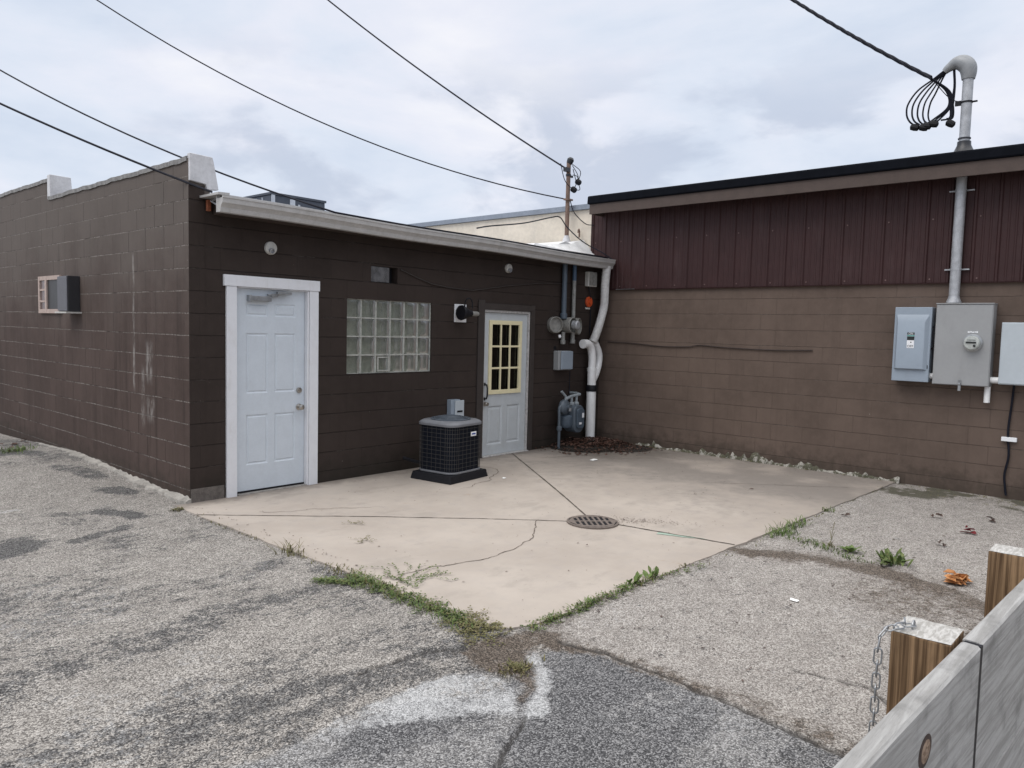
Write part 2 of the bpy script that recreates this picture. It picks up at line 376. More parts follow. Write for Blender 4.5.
# ------------------------------------------------------------------ ground
def ground_z(x, y):
    z = 0.105 * np.exp(-((y - 3.0) / 1.9) ** 2) * np.exp(-(np.minimum(x, 0) / 1.1) ** 2) * (x < 0.4)
    z = z - 0.012
    z = z + 0.010 * (fbm(x, y, 1.1, 3) - 0.5) * 2
    # lip where the new patch begins, hollow at the patio corner
    z = z - 0.012 * np.exp(-((x + 0.3) ** 2 + (y + 4.2) ** 2) / 0.06)
    return z
def patio_mask(x, y): return (x > -0.08) & (x < L) & (y > -4.0) & (y < 0.1) & ((x + 0.15) + (y + 4.08) > 0.45)

def build_ground():
    far = [8, 10, 13, 18, 26, 40, 70, 130, 260]
    xs = np.concatenate([[-v for v in far[::-1]], np.arange(-6.0, -3.6, 0.15), np.arange(-3.6, 6.6, 0.02), np.arange(6.6, 8, 0.3), far])
    ys = np.concatenate([[-v - 1 for v in far[::-1]], np.arange(-7.4, -6.4, 0.1), np.arange(-6.4, 1.2, 0.02), np.arange(1.2, 8, 0.06), far])
    X, Y = np.meshgrid(xs, ys); nx, ny = len(xs), len(ys)
    x = X.ravel(); y = Y.ravel()
    wx = x + 0.12 * (fbm(x, y, 3.1) - 0.5) * 2 + 0.03 * (fbm(x, y, 14.0) - 0.5) * 2
    wy = y + 0.12 * (fbm(x + 31, y, 3.1) - 0.5) * 2 + 0.03 * (fbm(x + 31, y, 14.0) - 0.5) * 2
    near = ss(np.hypot(x + 1, y + 2), 30, 12)
    # worn tar showing dark
    dark = np.zeros_like(x)
    def blob(cx, cy, rx, ry, rot, k):
        nonlocal dark
        c, s_ = math.cos(R(rot)), math.sin(R(rot)); dx, dy = wx - cx, wy - cy
        q = np.hypot((dx * c + dy * s_) / rx, (-dx * s_ + dy * c) / ry)
        dark = np.maximum(dark, k * ss(q, 1.15, 0.6))
    blob(-1.62, -0.50, 0.42, 0.33, 20, 1.0)
    blob(-0.62, 0.02, 0.36, 0.14, -62, 0.9); blob(-0.90, 0.28, 0.34, 0.10, -40, 0.5)
    blob(-0.88, -0.52, 0.36, 0.07, 25, 0.75); blob(-0.30, 0.9, 0.30, 0.15, -70, 0.8)
    blob(-0.30, 1.9, 0.55, 0.14, -80, 0.6); blob(-0.5, 3.6, 0.8, 0.2, -70, 0.8)
    blob(-0.36, -2.75, 0.16, 0.30, 70, 0.5); blob(-0.42, -2.1, 0.16, 0.12, 20, 0.6); blob(-0.18, -2.7, 0.10, 0.5, 10, 0.55)
    # brushed dark streaks slanting over the left lot
    a = R(6); u = x * math.cos(a) + y * math.sin(a); v = -x * math.sin(a) + y * math.cos(a)
    st = 0.6 * fbm(u * 0.6 + 5, v * 1.8, 1.3, 5, 0.62) + 0.4 * fbm(x + 3, y + 8, 2.3, 5, 0.62)
    left = (x < 0.2) * ss(y, 0.8, -1.2)
    dark = np.maximum(dark, 0.42 * ss(st, 0.43, 0.66) * left * (y > -4.3))
    for pts, w_, k_ in (([(-2.3, -2.95), (-1.95, -2.8), (-1.53, -2.8), (-0.96, -2.67), (-0.3, -2.75)], 0.16, 0.75), ([(-2.1, -1.98), (-1.5, -2.03), (-0.92, -2.09), (-0.49, -2.21)], 0.12, 0.5),
                        ([(-1.92, -3.73), (-1.47, -3.78), (-1.17, -3.95), (-0.74, -4.01)], 0.14, 0.8), ([(-2.45, -3.58), (-2.0, -3.69)], 0.10, 0.6), ([(-0.88, -3.46), (-0.5, -3.65), (-0.5, -3.95)], 0.12, 0.55)):
        dark = np.maximum(dark, 0.72 * k_ * ss(seg_dist(wx, wy, pts), w_ * 1.9, 0.0))
    dark = np.maximum(dark, 0.62 * ss(seg_dist(wx, wy, [(-1.72, -3.72), (-1.2, -3.8), (-0.75, -3.9), (-0.45, -3.9)]), 0.16, 0.03))
    dark = np.maximum(dark, 0.5 * ss(fbm(x, y, 0.7, 4), 0.55, 0.7) * (x < 0))
    # newer bluish asphalt patch in the foreground
    blue_poly = [(-3.6, -4.4), (-2.6, -4.12), (-1.9, -4.13), (-1.5, -4.18), (-1.0, -4.22), (-0.66, -4.5), (-0.6, -4.42), (-0.12, -4.33), (0.02, -4.55), (0.0, -5.1), (-0.02, -5.5), (-0.1, -5.9), (-0.3, -7.4), (-3.6, -7.4)]
    blue = ss(poly_sd(x * 0.7 + wx * 0.3, y * 0.7 + wy * 0.3, blue_poly), 0.03, -0.03)
    bt = fbm(u * 0.6, v * 1.6, 2.2, 5, 0.6)
    dark_b = blue * (0.30 + 0.60 * ss(bt, 0.36, 0.70))
    wedge = [(-0.16, -4.43), (-0.043, -4.596), (-0.074, -4.909), (-0.237, -4.957), (-0.495, -4.916), (-0.575, -4.785), (-0.406, -4.576)]
    dark_b = np.maximum(dark_b, ss(poly_sd(wx, wy, wedge), 0.08, -0.10) * 1.1)
    # pale scraped cement bands
    pale = np.zeros_like(x)
    band1 = [(-1.888, -4.093), (-1.482, -4.123), (-1.268, -4.132), (-0.962, -4.13), (-0.723, -4.139), (-0.555, -4.245), (-0.548, -4.404), (-0.694, -4.627), (-0.76, -4.70), (-0.83, -4.58), (-0.99, -4.45), (-1.16, -4.355), (-1.44, -4.27), (-1.9, -4.19)]
    band2 = [(-0.178, -4.202), (-0.166, -4.303), (-0.419, -4.563), (-0.62, -4.777), (-0.742, -4.726), (-0.734, -4.674), (-0.559, -4.564), (-0.349, -4.357)]
    sx, sy = x * 0.55 + wx * 0.45, y * 0.55 + wy * 0.45
    for p, k in ((band1, 0.80), (band2, 0.85)): pale = np.maximum(pale, k * ss(poly_sd(sx, sy, p), 0.035, -0.05) * (0.35 + 1.3 * fbm(x, y, 5.0, 4)) * (0.45 + 0.55 * ss(x, -1.5, -0.95)))
    pale = np.maximum(pale, 0.3 * ss(fbm(x + 9, y + 4, 1.6, 4), 0.56, 0.72))
    pale = np.maximum(pale, 0.55 * ss(seg_dist(wx, wy, [(-1.9, 0.9), (-1.2, 0.75)]), 0.12, 0.03))
    # soil and moss
    dirt = ss(poly_sd(wx, wy, [(-0.497, -4.009), (-0.297, -3.917), (0.037, -4.169), (0.027, -4.351), (0.10, -4.65), (-0.03, -4.55), (-0.12, -4.30), (-0.30, -4.33), (-0.53, -4.53), (-0.69, -4.62), (-0.533, -4.39), (-0.567, -4.187)]), 0.06, -0.06)
    dirt = np.maximum(dirt, 1.05 * ss(seg_dist(wx, wy, [(2.35, -4.25), (2.6, -4.7), (2.6, -5.1), (2.5, -5.5), (2.25, -5.9)]), 0.26, 0.02) * (0.55 + 0.9 * fbm(x + 3, y, 3.5, 4)))
    dirt = np.maximum(dirt, 0.75 * ss(seg_dist(wx, wy, [(0.6, -6.15), (1.2, -6.0), (2.2, -5.95)]), 0.2, 0.05))
    dirt = np.maximum(dirt, 0.62 * ss(seg_dist(wx, wy, [(-0.02, -4.2), (0.05, -4.6), (0.06, -4.9), (0.07, -5.3), (0.02, -5.75), (-0.06, -6.2)]), 0.17, 0.01) * (0.5 + fbm(x + 2, y + 5, 5.0, 4)))
    dirt = np.maximum(dirt, 0.5 * ss(np.abs(x + 0.12), 0.10, 0.02) * (y < 0) * (y > -4.1))
    dirt = np.maximum(dirt, 0.5 * ss(np.abs(y + 4.12), 0.12, 0.03) * (x > -0.1))
    moss = np.maximum(ss(poly_sd(wx, wy, [(6.5, -4.0), (5.9, -4.1), (5.5, -4.5), (5.75, -4.9), (5.9, -5.3), (5.5, -5.7), (5.9, -6.6), (6.5, -6.6)]), 0.12, -0.12), 0.0)
    moss = moss * (0.35 + 0.65 * ss(fbm(x, y, 4.0, 4), 0.4, 0.6))
    # right lot is a finer, smoother mix
    fine = ss(wx, -0.12, 0.08) * ss(blue, 0.6, 0.2)
    dirt = np.maximum(dirt, 0.62 * ss(np.hypot((wx - 2.2) / 0.95, (wy + 5.5) / 0.75), 1.15, 0.2))
    # cracks
    cr = np.zeros_like(x)
    for pts, w in (([(0.0, -4.3), (0.06, -4.55), (0.05, -4.8), (0.02, -5.15), (-0.02, -5.45), (-0.07, -5.8)], 0.014), ([(-0.72, -4.68), (-0.85, -4.75), (-1.1, -4.86), (-1.2, -5.2)], 0.010),
                   ([(0.55, -5.35), (0.62, -5.7), (0.45, -5.9), (0.50, -6.3)], 0.008), ([(-1.0, -3.85), (-0.6, -3.9), (-0.42, -4.0)], 0.010)):
        cr = np.maximum(cr, ss(seg_dist(x + 0.05 * (fbm(x, y, 9.0) - 0.5), y + 0.05 * (fbm(x + 7, y, 9.0) - 0.5), pts), w * 1.6, w * 0.4))
    z = ground_z(x, y)
    z = np.where(patio_mask(x, y), -0.08, z) - cr * 0.012 + dirt * 0.006 * fbm(x, y, 30.0, 2)
    z = z + 0.003 * (fbm(x, y, 28.0, 2) - 0.5) * near
    z = np.where((y > -6.4) & (y < 9) & (np.abs(x) < 9), z, np.minimum(z, -0.01))
    me = bpy.data.meshes.new('asphalt_ground')
    me.vertices.add(len(x)); me.vertices.foreach_set('co', np.stack([x, y, z], 1).astype(np.float32).ravel())
    i = (np.arange(ny - 1)[:, None] * nx + np.arange(nx - 1)[None, :]).ravel()
    q = np.stack([i, i + 1, i + nx + 1, i + nx], 1).astype(np.int32)
    me.loops.add(q.size); me.loops.foreach_set('vertex_index', q.ravel())
    me.polygons.add(len(q)); me.polygons.foreach_set('loop_start', (np.arange(len(q)) * 4).astype(np.int32)); me.polygons.foreach_set('loop_total', np.full(len(q), 4, np.int32))
    me.update(calc_edges=True)
    me.polygons.foreach_set('use_smooth', [True] * len(q))
    for nm, ch in (('wear_a', (dark, pale, dirt)), ('wear_b', (blue, dark_b, fine)), ('wear_c', (moss, cr, fine * 0))):
        at = me.attributes.new(nm, 'FLOAT_VECTOR', 'POINT'); at.data.foreach_set('vector', np.stack(ch, 1).astype(np.float32).ravel())
    # material
    m, nt, b, pos, _ = new_mat('worn_asphalt')
    A = nd(nt, 'SeparateXYZ', {0: nd(nt, 'Attribute', attribute_name='wear_a').outputs['Vector']}).outputs
    B = nd(nt, 'SeparateXYZ', {0: nd(nt, 'Attribute', attribute_name='wear_b').outputs['Vector']}).outputs
    Cc = nd(nt, 'SeparateXYZ', {0: nd(nt, 'Attribute', attribute_name='wear_c').outputs['Vector']}).outputs
    vo = nd(nt, 'TexVoronoi', {'Vector': pos, 'Scale': 165.0, 'Randomness': 1.0}); vr = nd(nt, 'SeparateXYZ', {0: vo.outputs['Color']}).outputs
    vo2 = nd(nt, 'TexVoronoi', {'Vector': pos, 'Scale': 42.0, 'Randomness': 1.0}); vr2 = nd(nt, 'SeparateXYZ', {0: vo2.outputs['Color']}).outputs
    n0 = noise(nt, pos, 240.0, 2); n1 = noise(nt, pos, 38.0, 4, 0.65); n2 = noise(nt, pos, 5.0, 5, 0.6)
    sp = M(nt, 'ADD', M(nt, 'MULTIPLY', vr[0], 0.55), M(nt, 'ADD', M(nt, 'MULTIPLY', n0, 0.2), M(nt, 'MULTIPLY', n1, 0.28)))
    old = ramp(nt, sp, [(0.20, (0.060, 0.054, 0.049)), (0.37, (0.175, 0.161, 0.146)), (0.55, (0.315, 0.292, 0.267)), (0.80, (0.57, 0.535, 0.49))])
    smooth = ramp(nt, sp, [(0.18, (0.09, 0.078, 0.070)), (0.36, (0.235, 0.212, 0.193)), (0.58, (0.37, 0.34, 0.312)), (0.82, (0.60, 0.57, 0.53))])
    cc = mix(nt, B[2], old, smooth)
    cc = mix(nt, M(nt, 'MULTIPLY', sstep(nt, n2, 0.42, 0.62), 0.38), cc, mix(nt, 0.5, cc, (0.12, 0.107, 0.095)))
    tarc = ramp(nt, sp, [(0.2, (0.018, 0.018, 0.019)), (0.5, (0.058, 0.056, 0.056)), (0.82, (0.23, 0.225, 0.22))])
    np_ = noise(nt, mapping(nt, pos, (1.0, 1.7, 1.0)), 7.0, 9, 0.78)
    pit = noise(nt, pos, 75.0, 4, 0.7)
    gritty = M(nt, 'ADD', M(nt, 'MULTIPLY', M(nt, 'SUBTRACT', n1, 0.5), 1.1), M(nt, 'MULTIPLY', M(nt, 'SUBTRACT', vr2[1], 0.5), 0.55))
    dk = sstep(nt, M(nt, 'ADD', M(nt, 'ADD', M(nt, 'MULTIPLY_ADD', A[0], 1.15, 0.07), M(nt, 'MULTIPLY', M(nt, 'SUBTRACT', np_, 0.5), 3.3)), M(nt, 'MULTIPLY_ADD', M(nt, 'SUBTRACT', pit, 0.5), 2.6, M(nt, 'MULTIPLY', gritty, 0.4))), 0.34, 0.78)
    cc = mix(nt, M(nt, 'MULTIPLY', dk, 0.92), cc, tarc)
    bluelo = ramp(nt, sp, [(0.2, (0.080, 0.077, 0.076)), (0.5, (0.215, 0.209, 0.204)), (0.85, (0.52, 0.51, 0.50))])
    bluedk = ramp(nt, sp, [(0.2, (0.026, 0.026, 0.028)), (0.5, (0.088, 0.087, 0.090)), (0.85, (0.37, 0.365, 0.365))])
    bd = sstep(nt, M(nt, 'ADD', M(nt, 'ADD', M(nt, 'MULTIPLY', B[1], 1.25), M(nt, 'MULTIPLY', M(nt, 'SUBTRACT', np_, 0.5), 2.0)), M(nt, 'MULTIPLY_ADD', M(nt, 'SUBTRACT', pit, 0.5), 1.8, M(nt, 'MULTIPLY', gritty, 0.4))), 0.18, 0.8)
    cc = mix(nt, B[0], cc, mix(nt, bd, bluelo, bluedk))
    pl = sstep(nt, M(nt, 'ADD', A[1], M(nt, 'MULTIPLY', gritty, 0.6)), 0.25, 0.85)
    palec = ramp(nt, sp, [(0.2, (0.20, 0.20, 0.20)), (0.5, (0.43, 0.43, 0.43)), (0.85, (0.66, 0.66, 0.66))])
    cc = mix(nt, M(nt, 'MULTIPLY', pl, 0.85), cc, palec)
    dt = sstep(nt, M(nt, 'ADD', M(nt, 'ADD', A[2], M(nt, 'MULTIPLY', M(nt, 'SUBTRACT', np_, 0.5), 1.3)), M(nt, 'MULTIPLY', gritty, 0.7)), 0.22, 0.95)
    dirtc = ramp(nt, sp, [(0.2, (0.022, 0.018, 0.014)), (0.5, (0.082, 0.063, 0.048)), (0.9, (0.26, 0.21, 0.17))])
    cc = mix(nt, M(nt, 'MULTIPLY', dt, 0.9), cc, dirtc)
    ms = sstep(nt, M(nt, 'ADD', Cc[0], M(nt, 'MULTIPLY', gritty, 0.6)), 0.35, 0.9)
    cc = mix(nt, M(nt, 'MULTIPLY', ms, 0.85), cc, mix(nt, n1, (0.035, 0.033, 0.018), (0.10, 0.095, 0.06)))
    cc = mix(nt, M(nt, 'MULTIPLY', Cc[1], 0.85), cc, (0.03, 0.027, 0.025))
    setc(nt, b, cc); b.inputs['Roughness'].default_value = 0.88; b.inputs['Specular IOR Level'].default_value = 0.3
    h = M(nt, 'ADD', M(nt, 'MULTIPLY', vo.outputs['Distance'], -0.7), M(nt, 'ADD', M(nt, 'MULTIPLY', n1, 0.9), M(nt, 'MULTIPLY', vr[1], 0.35)))
    bump(nt, b, h, 0.006, 0.9)
    me.materials.append(m)
    o = bpy.data.objects.new('ground', me); col.objects.link(o)
    tag(o, 'rough grey asphalt lot with dark tar patches and pale aggregate', 'ground', kind='structure')
build_ground()

# ------------------------------------------------------------------ patio slab (four pours with tooled joints and cracks)
def build_patio():
    x0, x1, y0, y1 = -0.15, L - 0.004, -4.08, -0.002
    xs = np.arange(x0, x1 + 0.001, (x1 - x0) / 330); ys = np.arange(y0, y1 + 0.001, (y1 - y0) / 210)
    X, Y = np.meshgrid(xs, ys); nx, ny = len(xs), len(ys); x = X.ravel(); y = Y.ravel()
    # chipped edges and rounded front corner
    ex = 0.03 * (fbm(x, y, 3.0) - 0.5) + 0.012 * (fbm(x, y, 17.0) - 0.5)
    x2 = np.where(x < x0 + 0.02, x + ex, x); y2 = np.where(y < y0 + 0.02, y + ex * 1.2 - 0.03 * x * 1.0, y)
    y2 = np.where(y < y0 + 0.02, y2, y2 - 0.03 * x * np.clip((-1.0 - y) / 3.08, 0, 1))
    d = np.hypot(x + 0.15, y2 + 4.08)
    k = ss(d, 0.28, 0.0); x2 = x2 + 0.05 * k; y2 = y2 + 0.06 * k
    z = np.zeros_like(x) + 0.004 * (fbm(x, y, 1.2, 3) - 0.5) - 0.012 * np.exp(-((x - 2.2) ** 2 + (y + 2.93) ** 2) / 0.5)
    me = bpy.data.meshes.new('patio_slab')
    n = len(x)
    per = list(range(nx)) + [r * nx + nx - 1 for r in range(1, ny)] + list(range((ny - 1) * nx + nx - 2, (ny - 1) * nx - 1, -1)) + [r * nx for r in range(ny - 2, 0, -1)]
    V = np.concatenate([np.stack([x2, y2, z], 1), np.stack([x2[per], y2[per], np.full(len(per), -0.12)], 1)])
    i = (np.arange(ny - 1)[:, None] * nx + np.arange(nx - 1)[None, :]).ravel()
    F = [tuple(q) for q in np.stack([i, i + 1, i + nx + 1, i + nx], 1).tolist()]
    p = len(per); F += [(per[(j + 1) % p], per[j], n + j, n + (j + 1) % p) for j in range(p)]
    me.from_pydata(V.tolist(), [], F)
    me.polygons.foreach_set('use_smooth', [True] * len(me.polygons)); me.set_sharp_from_angle(angle=R(40))
    m, nt, b, pos, _ = new_mat('patio_concrete')
    n_b = noise(nt, pos, 1.1, 5, 0.6); n_m = noise(nt, pos, 7.0, 5, 0.6); n_f = noise(nt, pos, 130.0, 3, 0.7)
    cc = mix(nt, sstep(nt, n_b, 0.3, 0.7), (0.370, 0.322, 0.279), (0.445, 0.392, 0.342))
    cc = mix(nt, M(nt, 'MULTIPLY', sstep(nt, n_m, 0.45, 0.75), 0.30), cc, (0.33, 0.30, 0.28))
    cc = mix(nt, M(nt, 'MULTIPLY', sstep(nt, n_f, 0.60, 0.75), 0.22), cc, (0.27, 0.24, 0.21))
    cc = mix(nt, M(nt, 'MULTIPLY', sstep(nt, noise(nt, pos, 46.0, 2, 0.5), 0.73, 0.77), 0.7), cc, (0.12, 0.09, 0.07))
    s = nd(nt, 'SeparateXYZ', {0: pos}).outputs
    # damp grey staining towards the neighbour's wall and at the downpipe
    far = M(nt, 'MULTIPLY', sstep(nt, M(nt, 'ADD', s[0], M(nt, 'MULTIPLY', n_m, 1.8)), 3.7, 6.0), sstep(nt, n_b, 0.28, 0.56))
    cc = mix(nt, M(nt, 'MULTIPLY', far, 0.8), cc, (0.185, 0.165, 0.148))
    wet = sstep(nt, noise(nt, mapping(nt, pos, (0.9, 1.6, 1), rot=(0, 0, R(25))), 1.7, 7, 0.66), 0.54, 0.66)
    cc = mix(nt, M(nt, 'MULTIPLY', wet, 0.34), cc, (0.27, 0.24, 0.21))
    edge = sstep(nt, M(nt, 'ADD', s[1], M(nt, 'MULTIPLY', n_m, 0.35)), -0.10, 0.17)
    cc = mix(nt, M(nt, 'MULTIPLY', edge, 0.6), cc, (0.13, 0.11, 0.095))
    rust = sstep(nt, noise(nt, pos, 2.6, 5, 0.7), 0.64, 0.72)
    cc = mix(nt, M(nt, 'MULTIPLY', rust, 0.25), cc, (0.30, 0.20, 0.13))
    dl = nd(nt, 'VectorMath', {0: pos, 1: (5.75, -0.75, 0.0)}, operation='DISTANCE').outputs['Value']
    dl = M(nt, 'ADD', dl, M(nt, 'MULTIPLY', M(nt, 'SUBTRACT', n_m, 0.5), 0.9))
    cc = mix(nt, M(nt, 'MULTIPLY', sstep(nt, dl, 1.1, 0.45), 0.55), cc, (0.10, 0.085, 0.07))
    # grime blown along the joint east of the drain
    dj = nd(nt, 'VectorMath', {0: mapping(nt, pos, (1, 2.2, 1), rot=(0, 0, R(80))), 1: (-3.6 + 0.0, 0, 0)}, operation='DISTANCE').outputs['Value']
    setc(nt, b, cc); b.inputs['Roughness'].default_value = 0.82; b.inputs['Specular IOR Level'].default_value = 0.3
    bump(nt, b, M(nt, 'ADD', n_f, M(nt, 'MULTIPLY', n_m, 0.8)), 0.0015)
    me.materials.append(m)
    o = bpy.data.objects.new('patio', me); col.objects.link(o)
    tag(o, 'tan concrete patio slab with cracks in front of the brown building', 'patio', kind='structure')
    return o
patio = build_patio()
def pz(x, y): return 0.004 * float(fbm(np.array([x]), np.array([y]), 1.2, 3)[0] - 0.5) - 0.012 * math.exp(-((x - 2.2) ** 2 + (y + 2.93) ** 2) / 0.5)
def gz(x, y): return float(ground_z(np.array([float(x)]), np.array([float(y)]))[0])

MT['joint'] = plain('joint_dirt', (0.085, 0.070, 0.058), 0.9, var=0.4, vs=30)
MT['hair'] = plain('hairline_crack', (0.13, 0.105, 0.085), 0.9, var=0.4, vs=30)
def strip(pts, w, name, mat, wander=0.0, lift=0.0035, taper=True):
    mb = MB(); P = []
    for (a, b) in zip(pts[:-1], pts[1:]):
        n = max(2, int(math.hypot(b[0] - a[0], b[1] - a[1]) / 0.025))
        P += [(a[0] + (b[0] - a[0]) * t / n, a[1] + (b[1] - a[1]) * t / n) for t in range(n)]
    P.append(pts[-1])
    if wander: P = [(x + wander * (float(fbm(np.array([x]), np.array([y]), 7.0)[0]) - 0.5), y + wander * (float(fbm(np.array([x + 50]), np.array([y]), 7.0)[0]) - 0.5)) for x, y in P]
    vs = []
    for i, (x, y) in enumerate(P):
        x0, y0 = P[max(i - 1, 0)]; x1, y1 = P[min(i + 1, len(P) - 1)]; l = math.hypot(x1 - x0, y1 - y0) or 1
        nx_, ny_ = -(y1 - y0) / l, (x1 - x0) / l; ww = w * (0.55 + 0.9 * float(vnoise(np.array([x * 23.0]), np.array([y * 23.0]))[0]))
        if taper: ww *= min(1, (len(P) - 1 - i) / 12 + 0.15)
        for s in (-1, 1): vs.append((x + nx_ * ww * s / 2, y + ny_ * ww * s / 2, pz(x, y) + lift))
    return mb.add(vs, [(2 * i, 2 * i + 1, 2 * i + 3, 2 * i + 2) for i in range(len(P) - 1)]).build(name, mat, patio, smooth=0)
strip([(-0.17, -0.45), (0.9, -1.52), (2.065, -2.74)], 0.011, 'joint', MT['joint'], 0.02, taper=False)
strip([(4.38, -0.03), (3.4, -1.35), (2.33, -2.78)], 0.016, 'joint', MT['joint'], taper=False)
strip([(2.31, -3.10), (2.36, -3.6), (2.44, -4.14)], 0.016, 'joint', MT['joint'], 0.02, taper=False)
MT['green_streak'] = plain('faded_green_paint', (0.30, 0.385, 0.315), 0.85, var=0.2, vs=30)
strip([(2.30, -3.52), (2.36, -3.70), (2.42, -3.95)], 0.055, 'paint_mark', MT['green_streak'], 0.05, lift=0.0025)
strip([(5.55, -4.0), (5.0, -3.3), (4.55, -2.75)], 0.008, 'crack', MT['hair'], 0.04)
strip([(1.90, -2.56), (1.62, -2.74), (1.35, -2.94), (0.98, -3.02), (0.69, -3.03), (0.40, -2.95), (0.07, -2.89), (-0.1, -2.9)], 0.007, 'crack', MT['hair'], 0.09)
strip([(3.36, -0.45), (3.36, -0.73), (2.85, -1.08), (2.24, -1.23)], 0.007, 'crack', MT['hair'], 0.12)
strip([(4.4, -0.5), (4.95, -0.72), (5.3, -1.0)], 0.008, 'crack', MT['hair'], 0.12)
strip([(0.25, -0.75), (0.7, -0.95), (1.2, -1.3)], 0.006, 'crack', MT['hair'], 0.15)

# storm drain
def drain():
    cx, cy, cz, r = 2.20, -2.93, -0.008, 0.214
    t = thing('storm_drain', (cx, cy, cz), 'round rusty iron drain grate set in the concrete patio', 'drain')
    m = MB(); n = 40
    # frame ring and dished plate with two rows of slots
    m.lathe([(r + 0.012, -0.05), (r + 0.012, 0.010), (r - 0.004, 0.012), (r - 0.004, -0.05)], (cx, cy, cz), n=n); m.build('frame', MT['iron'], t)
    g = MB(); a = R(-43)
    ux, uy = math.cos(a), math.sin(a)
    def P(u, v, z): return (cx + ux * u - uy * v, cy + uy * u + ux * v, cz + z)
    cols = [-0.141, -0.094, -0.047, 0.0, 0.047, 0.094, 0.141]; hw = 0.0140
    us = sorted([-r] + [c + s * hw for c in cols for s in (-1, 1)] + [r])
    for i in range(len(us) - 1):
        u0, u1 = us[i], us[i + 1]; slot = any(abs((u0 + u1) / 2 - c) < 0.005 for c in cols)
        V = [math.sqrt(max((r - 0.004) ** 2 - q * q, 0.0)) for q in (u0, u1)]; ve = min(0.145, min(V) - 0.035)
        spans = [((-V[0], -V[1]), (V[0], V[1]))] if not slot else [((-V[0], -V[1]), (-ve, -ve)), ((-0.014, -0.014), (0.014, 0.014)), ((ve, ve), (V[0], V[1]))]
        for (va0, va1), (vb0, vb1) in spans:
            g.add([P(u0, va0, -0.02), P(u1, va1, -0.02), P(u1, vb1, -0.02), P(u0, vb0, -0.02), P(u0, va0, 0.014), P(u1, va1, 0.014), P(u1, vb1, 0.014), P(u0, vb0, 0.014)],
                  [(0, 3, 2, 1), (4, 5, 6, 7), (0, 1, 5, 4), (1, 2, 6, 5), (2, 3, 7, 6), (3, 0, 4, 7)])
    g.build('grate', MT['iron'], t, smooth=0)
    MB().lathe([(r - 0.006, 0.0), (r - 0.006, 0.0005)], (cx, cy, cz + 0.0085), n=n).build('pit', MT['black'], t)
drain()

# ------------------------------------------------------------------ panelled wall / door helpers
def cells(mb, us, vs, holes, fn, d):
    """front sheet (depth 0) with rectangular holes and reveals of depth d; fn(u, v, depth)"""
    us = sorted(set(us + [h[0] for h in holes] + [h[2] for h in holes])); vs = sorted(set(vs + [h[1] for h in holes] + [h[3] for h in holes]))
    for a, b in zip(us[:-1], us[1:]):
        for c, e in zip(vs[:-1], vs[1:]):
            um, vm = (a + b) / 2, (c + e) / 2
            if any(h[0] < um < h[2] and h[1] < vm < h[3] for h in holes): continue
            mb.quad(fn(a, c, 0), fn(b, c, 0), fn(b, e, 0), fn(a, e, 0))
    for (a, c, b, e) in holes:
        for (p, q) in (((a, c), (b, c)), ((b, c), (b, e)), ((b, e), (a, e)), ((a, e), (a, c))):
            mb.quad(fn(*p, 0), fn(*q, 0), fn(*q, d), fn(*p, d))
def emboss(mb, rects, fn, depth=0.009, w1=0.014, w2=0.022, raised=0.003):
    for (a, c, b, e) in rects:
        rings = [(0, 0), (w1, depth), (w1 + 0.006, depth), (w1 + w2, depth - raised - 0.004)]
        for (i0, d0), (i1, d1) in zip(rings[:-1], rings[1:]):
            q0 = [(a + i0, c + i0), (b - i0, c + i0), (b - i0, e - i0), (a + i0, e - i0)]; q1 = [(a + i1, c + i1), (b - i1, c + i1), (b - i1, e - i1), (a + i1, e - i1)]
            for k in range(4): mb.quad(fn(*q0[k], d0), fn(*q0[(k + 1) % 4], d0), fn(*q1[(k + 1) % 4], d1), fn(*q1[k], d1))
        i1, d1 = rings[-1]
        mb.quad(fn(a + i1, c + i1, d1), fn(b - i1, c + i1, d1), fn(b - i1, e - i1, d1), fn(a + i1, e - i1, d1))

# ------------------------------------------------------------------ brown block building
bld = thing('block_building', (0, 0, 0), 'low dark brown painted block building with white doors and a flat roof', 'building')
F = lambda u, v, d: (u, d, v)                                     # front wall: u = x, v = z, depth = +y
D1 = (0.446, 0.0, 1.235, 1.995); GB = (1.712, 1.135, 2.926, 1.945); D2 = (3.811, 0.0, 4.722, 1.905); VE = (2.025, 2.140, 2.395, 2.315)
w = MB(); cells(w, [0.0, L - 0.002], [-0.2, 2.80], [D1, GB, D2, VE], F, 0.19)
w.build('wall', MT['block_front'], bld, smooth=0)
# side wall with stepped parapet, 0.2 m thick
w = MB(); P = [(0.0, -0.2), (0.0, 3.10), (3.64, 3.10), (3.64, 3.32), (7.3, 3.32), (7.3, 3.54), (11.2, 3.54), (11.2, -0.2)]
w.prism(P, lambda u, v, a: (a, u, v), 0.0, 0.20)
w.v = [(x, y + (0.0015 if y == 0 else 0), z) for x, y, z in w.v]
o = w.build('side_wall', MT['block_left'], bld, smooth=0)
w = MB(); w.box(0.205, 10.9, -0.2, L, 11.1, 2.7); w.build('rear_wall', MT['block_front'], bld, smooth=0)
# corner pier face (front end of the side wall, in line with the front)
MB().box(0.0, -0.006, -0.2, 0.145, 0.001, 2.87).build('corner_pier', MT['block_front'], bld, smooth=0)
MB().box(0.004, -0.012, -0.2, 0.325, -0.0065, 0.125).build('base_block', MT['bare_block'], bld, smooth=0, label='bare grey unpainted block at the foot of the corner')
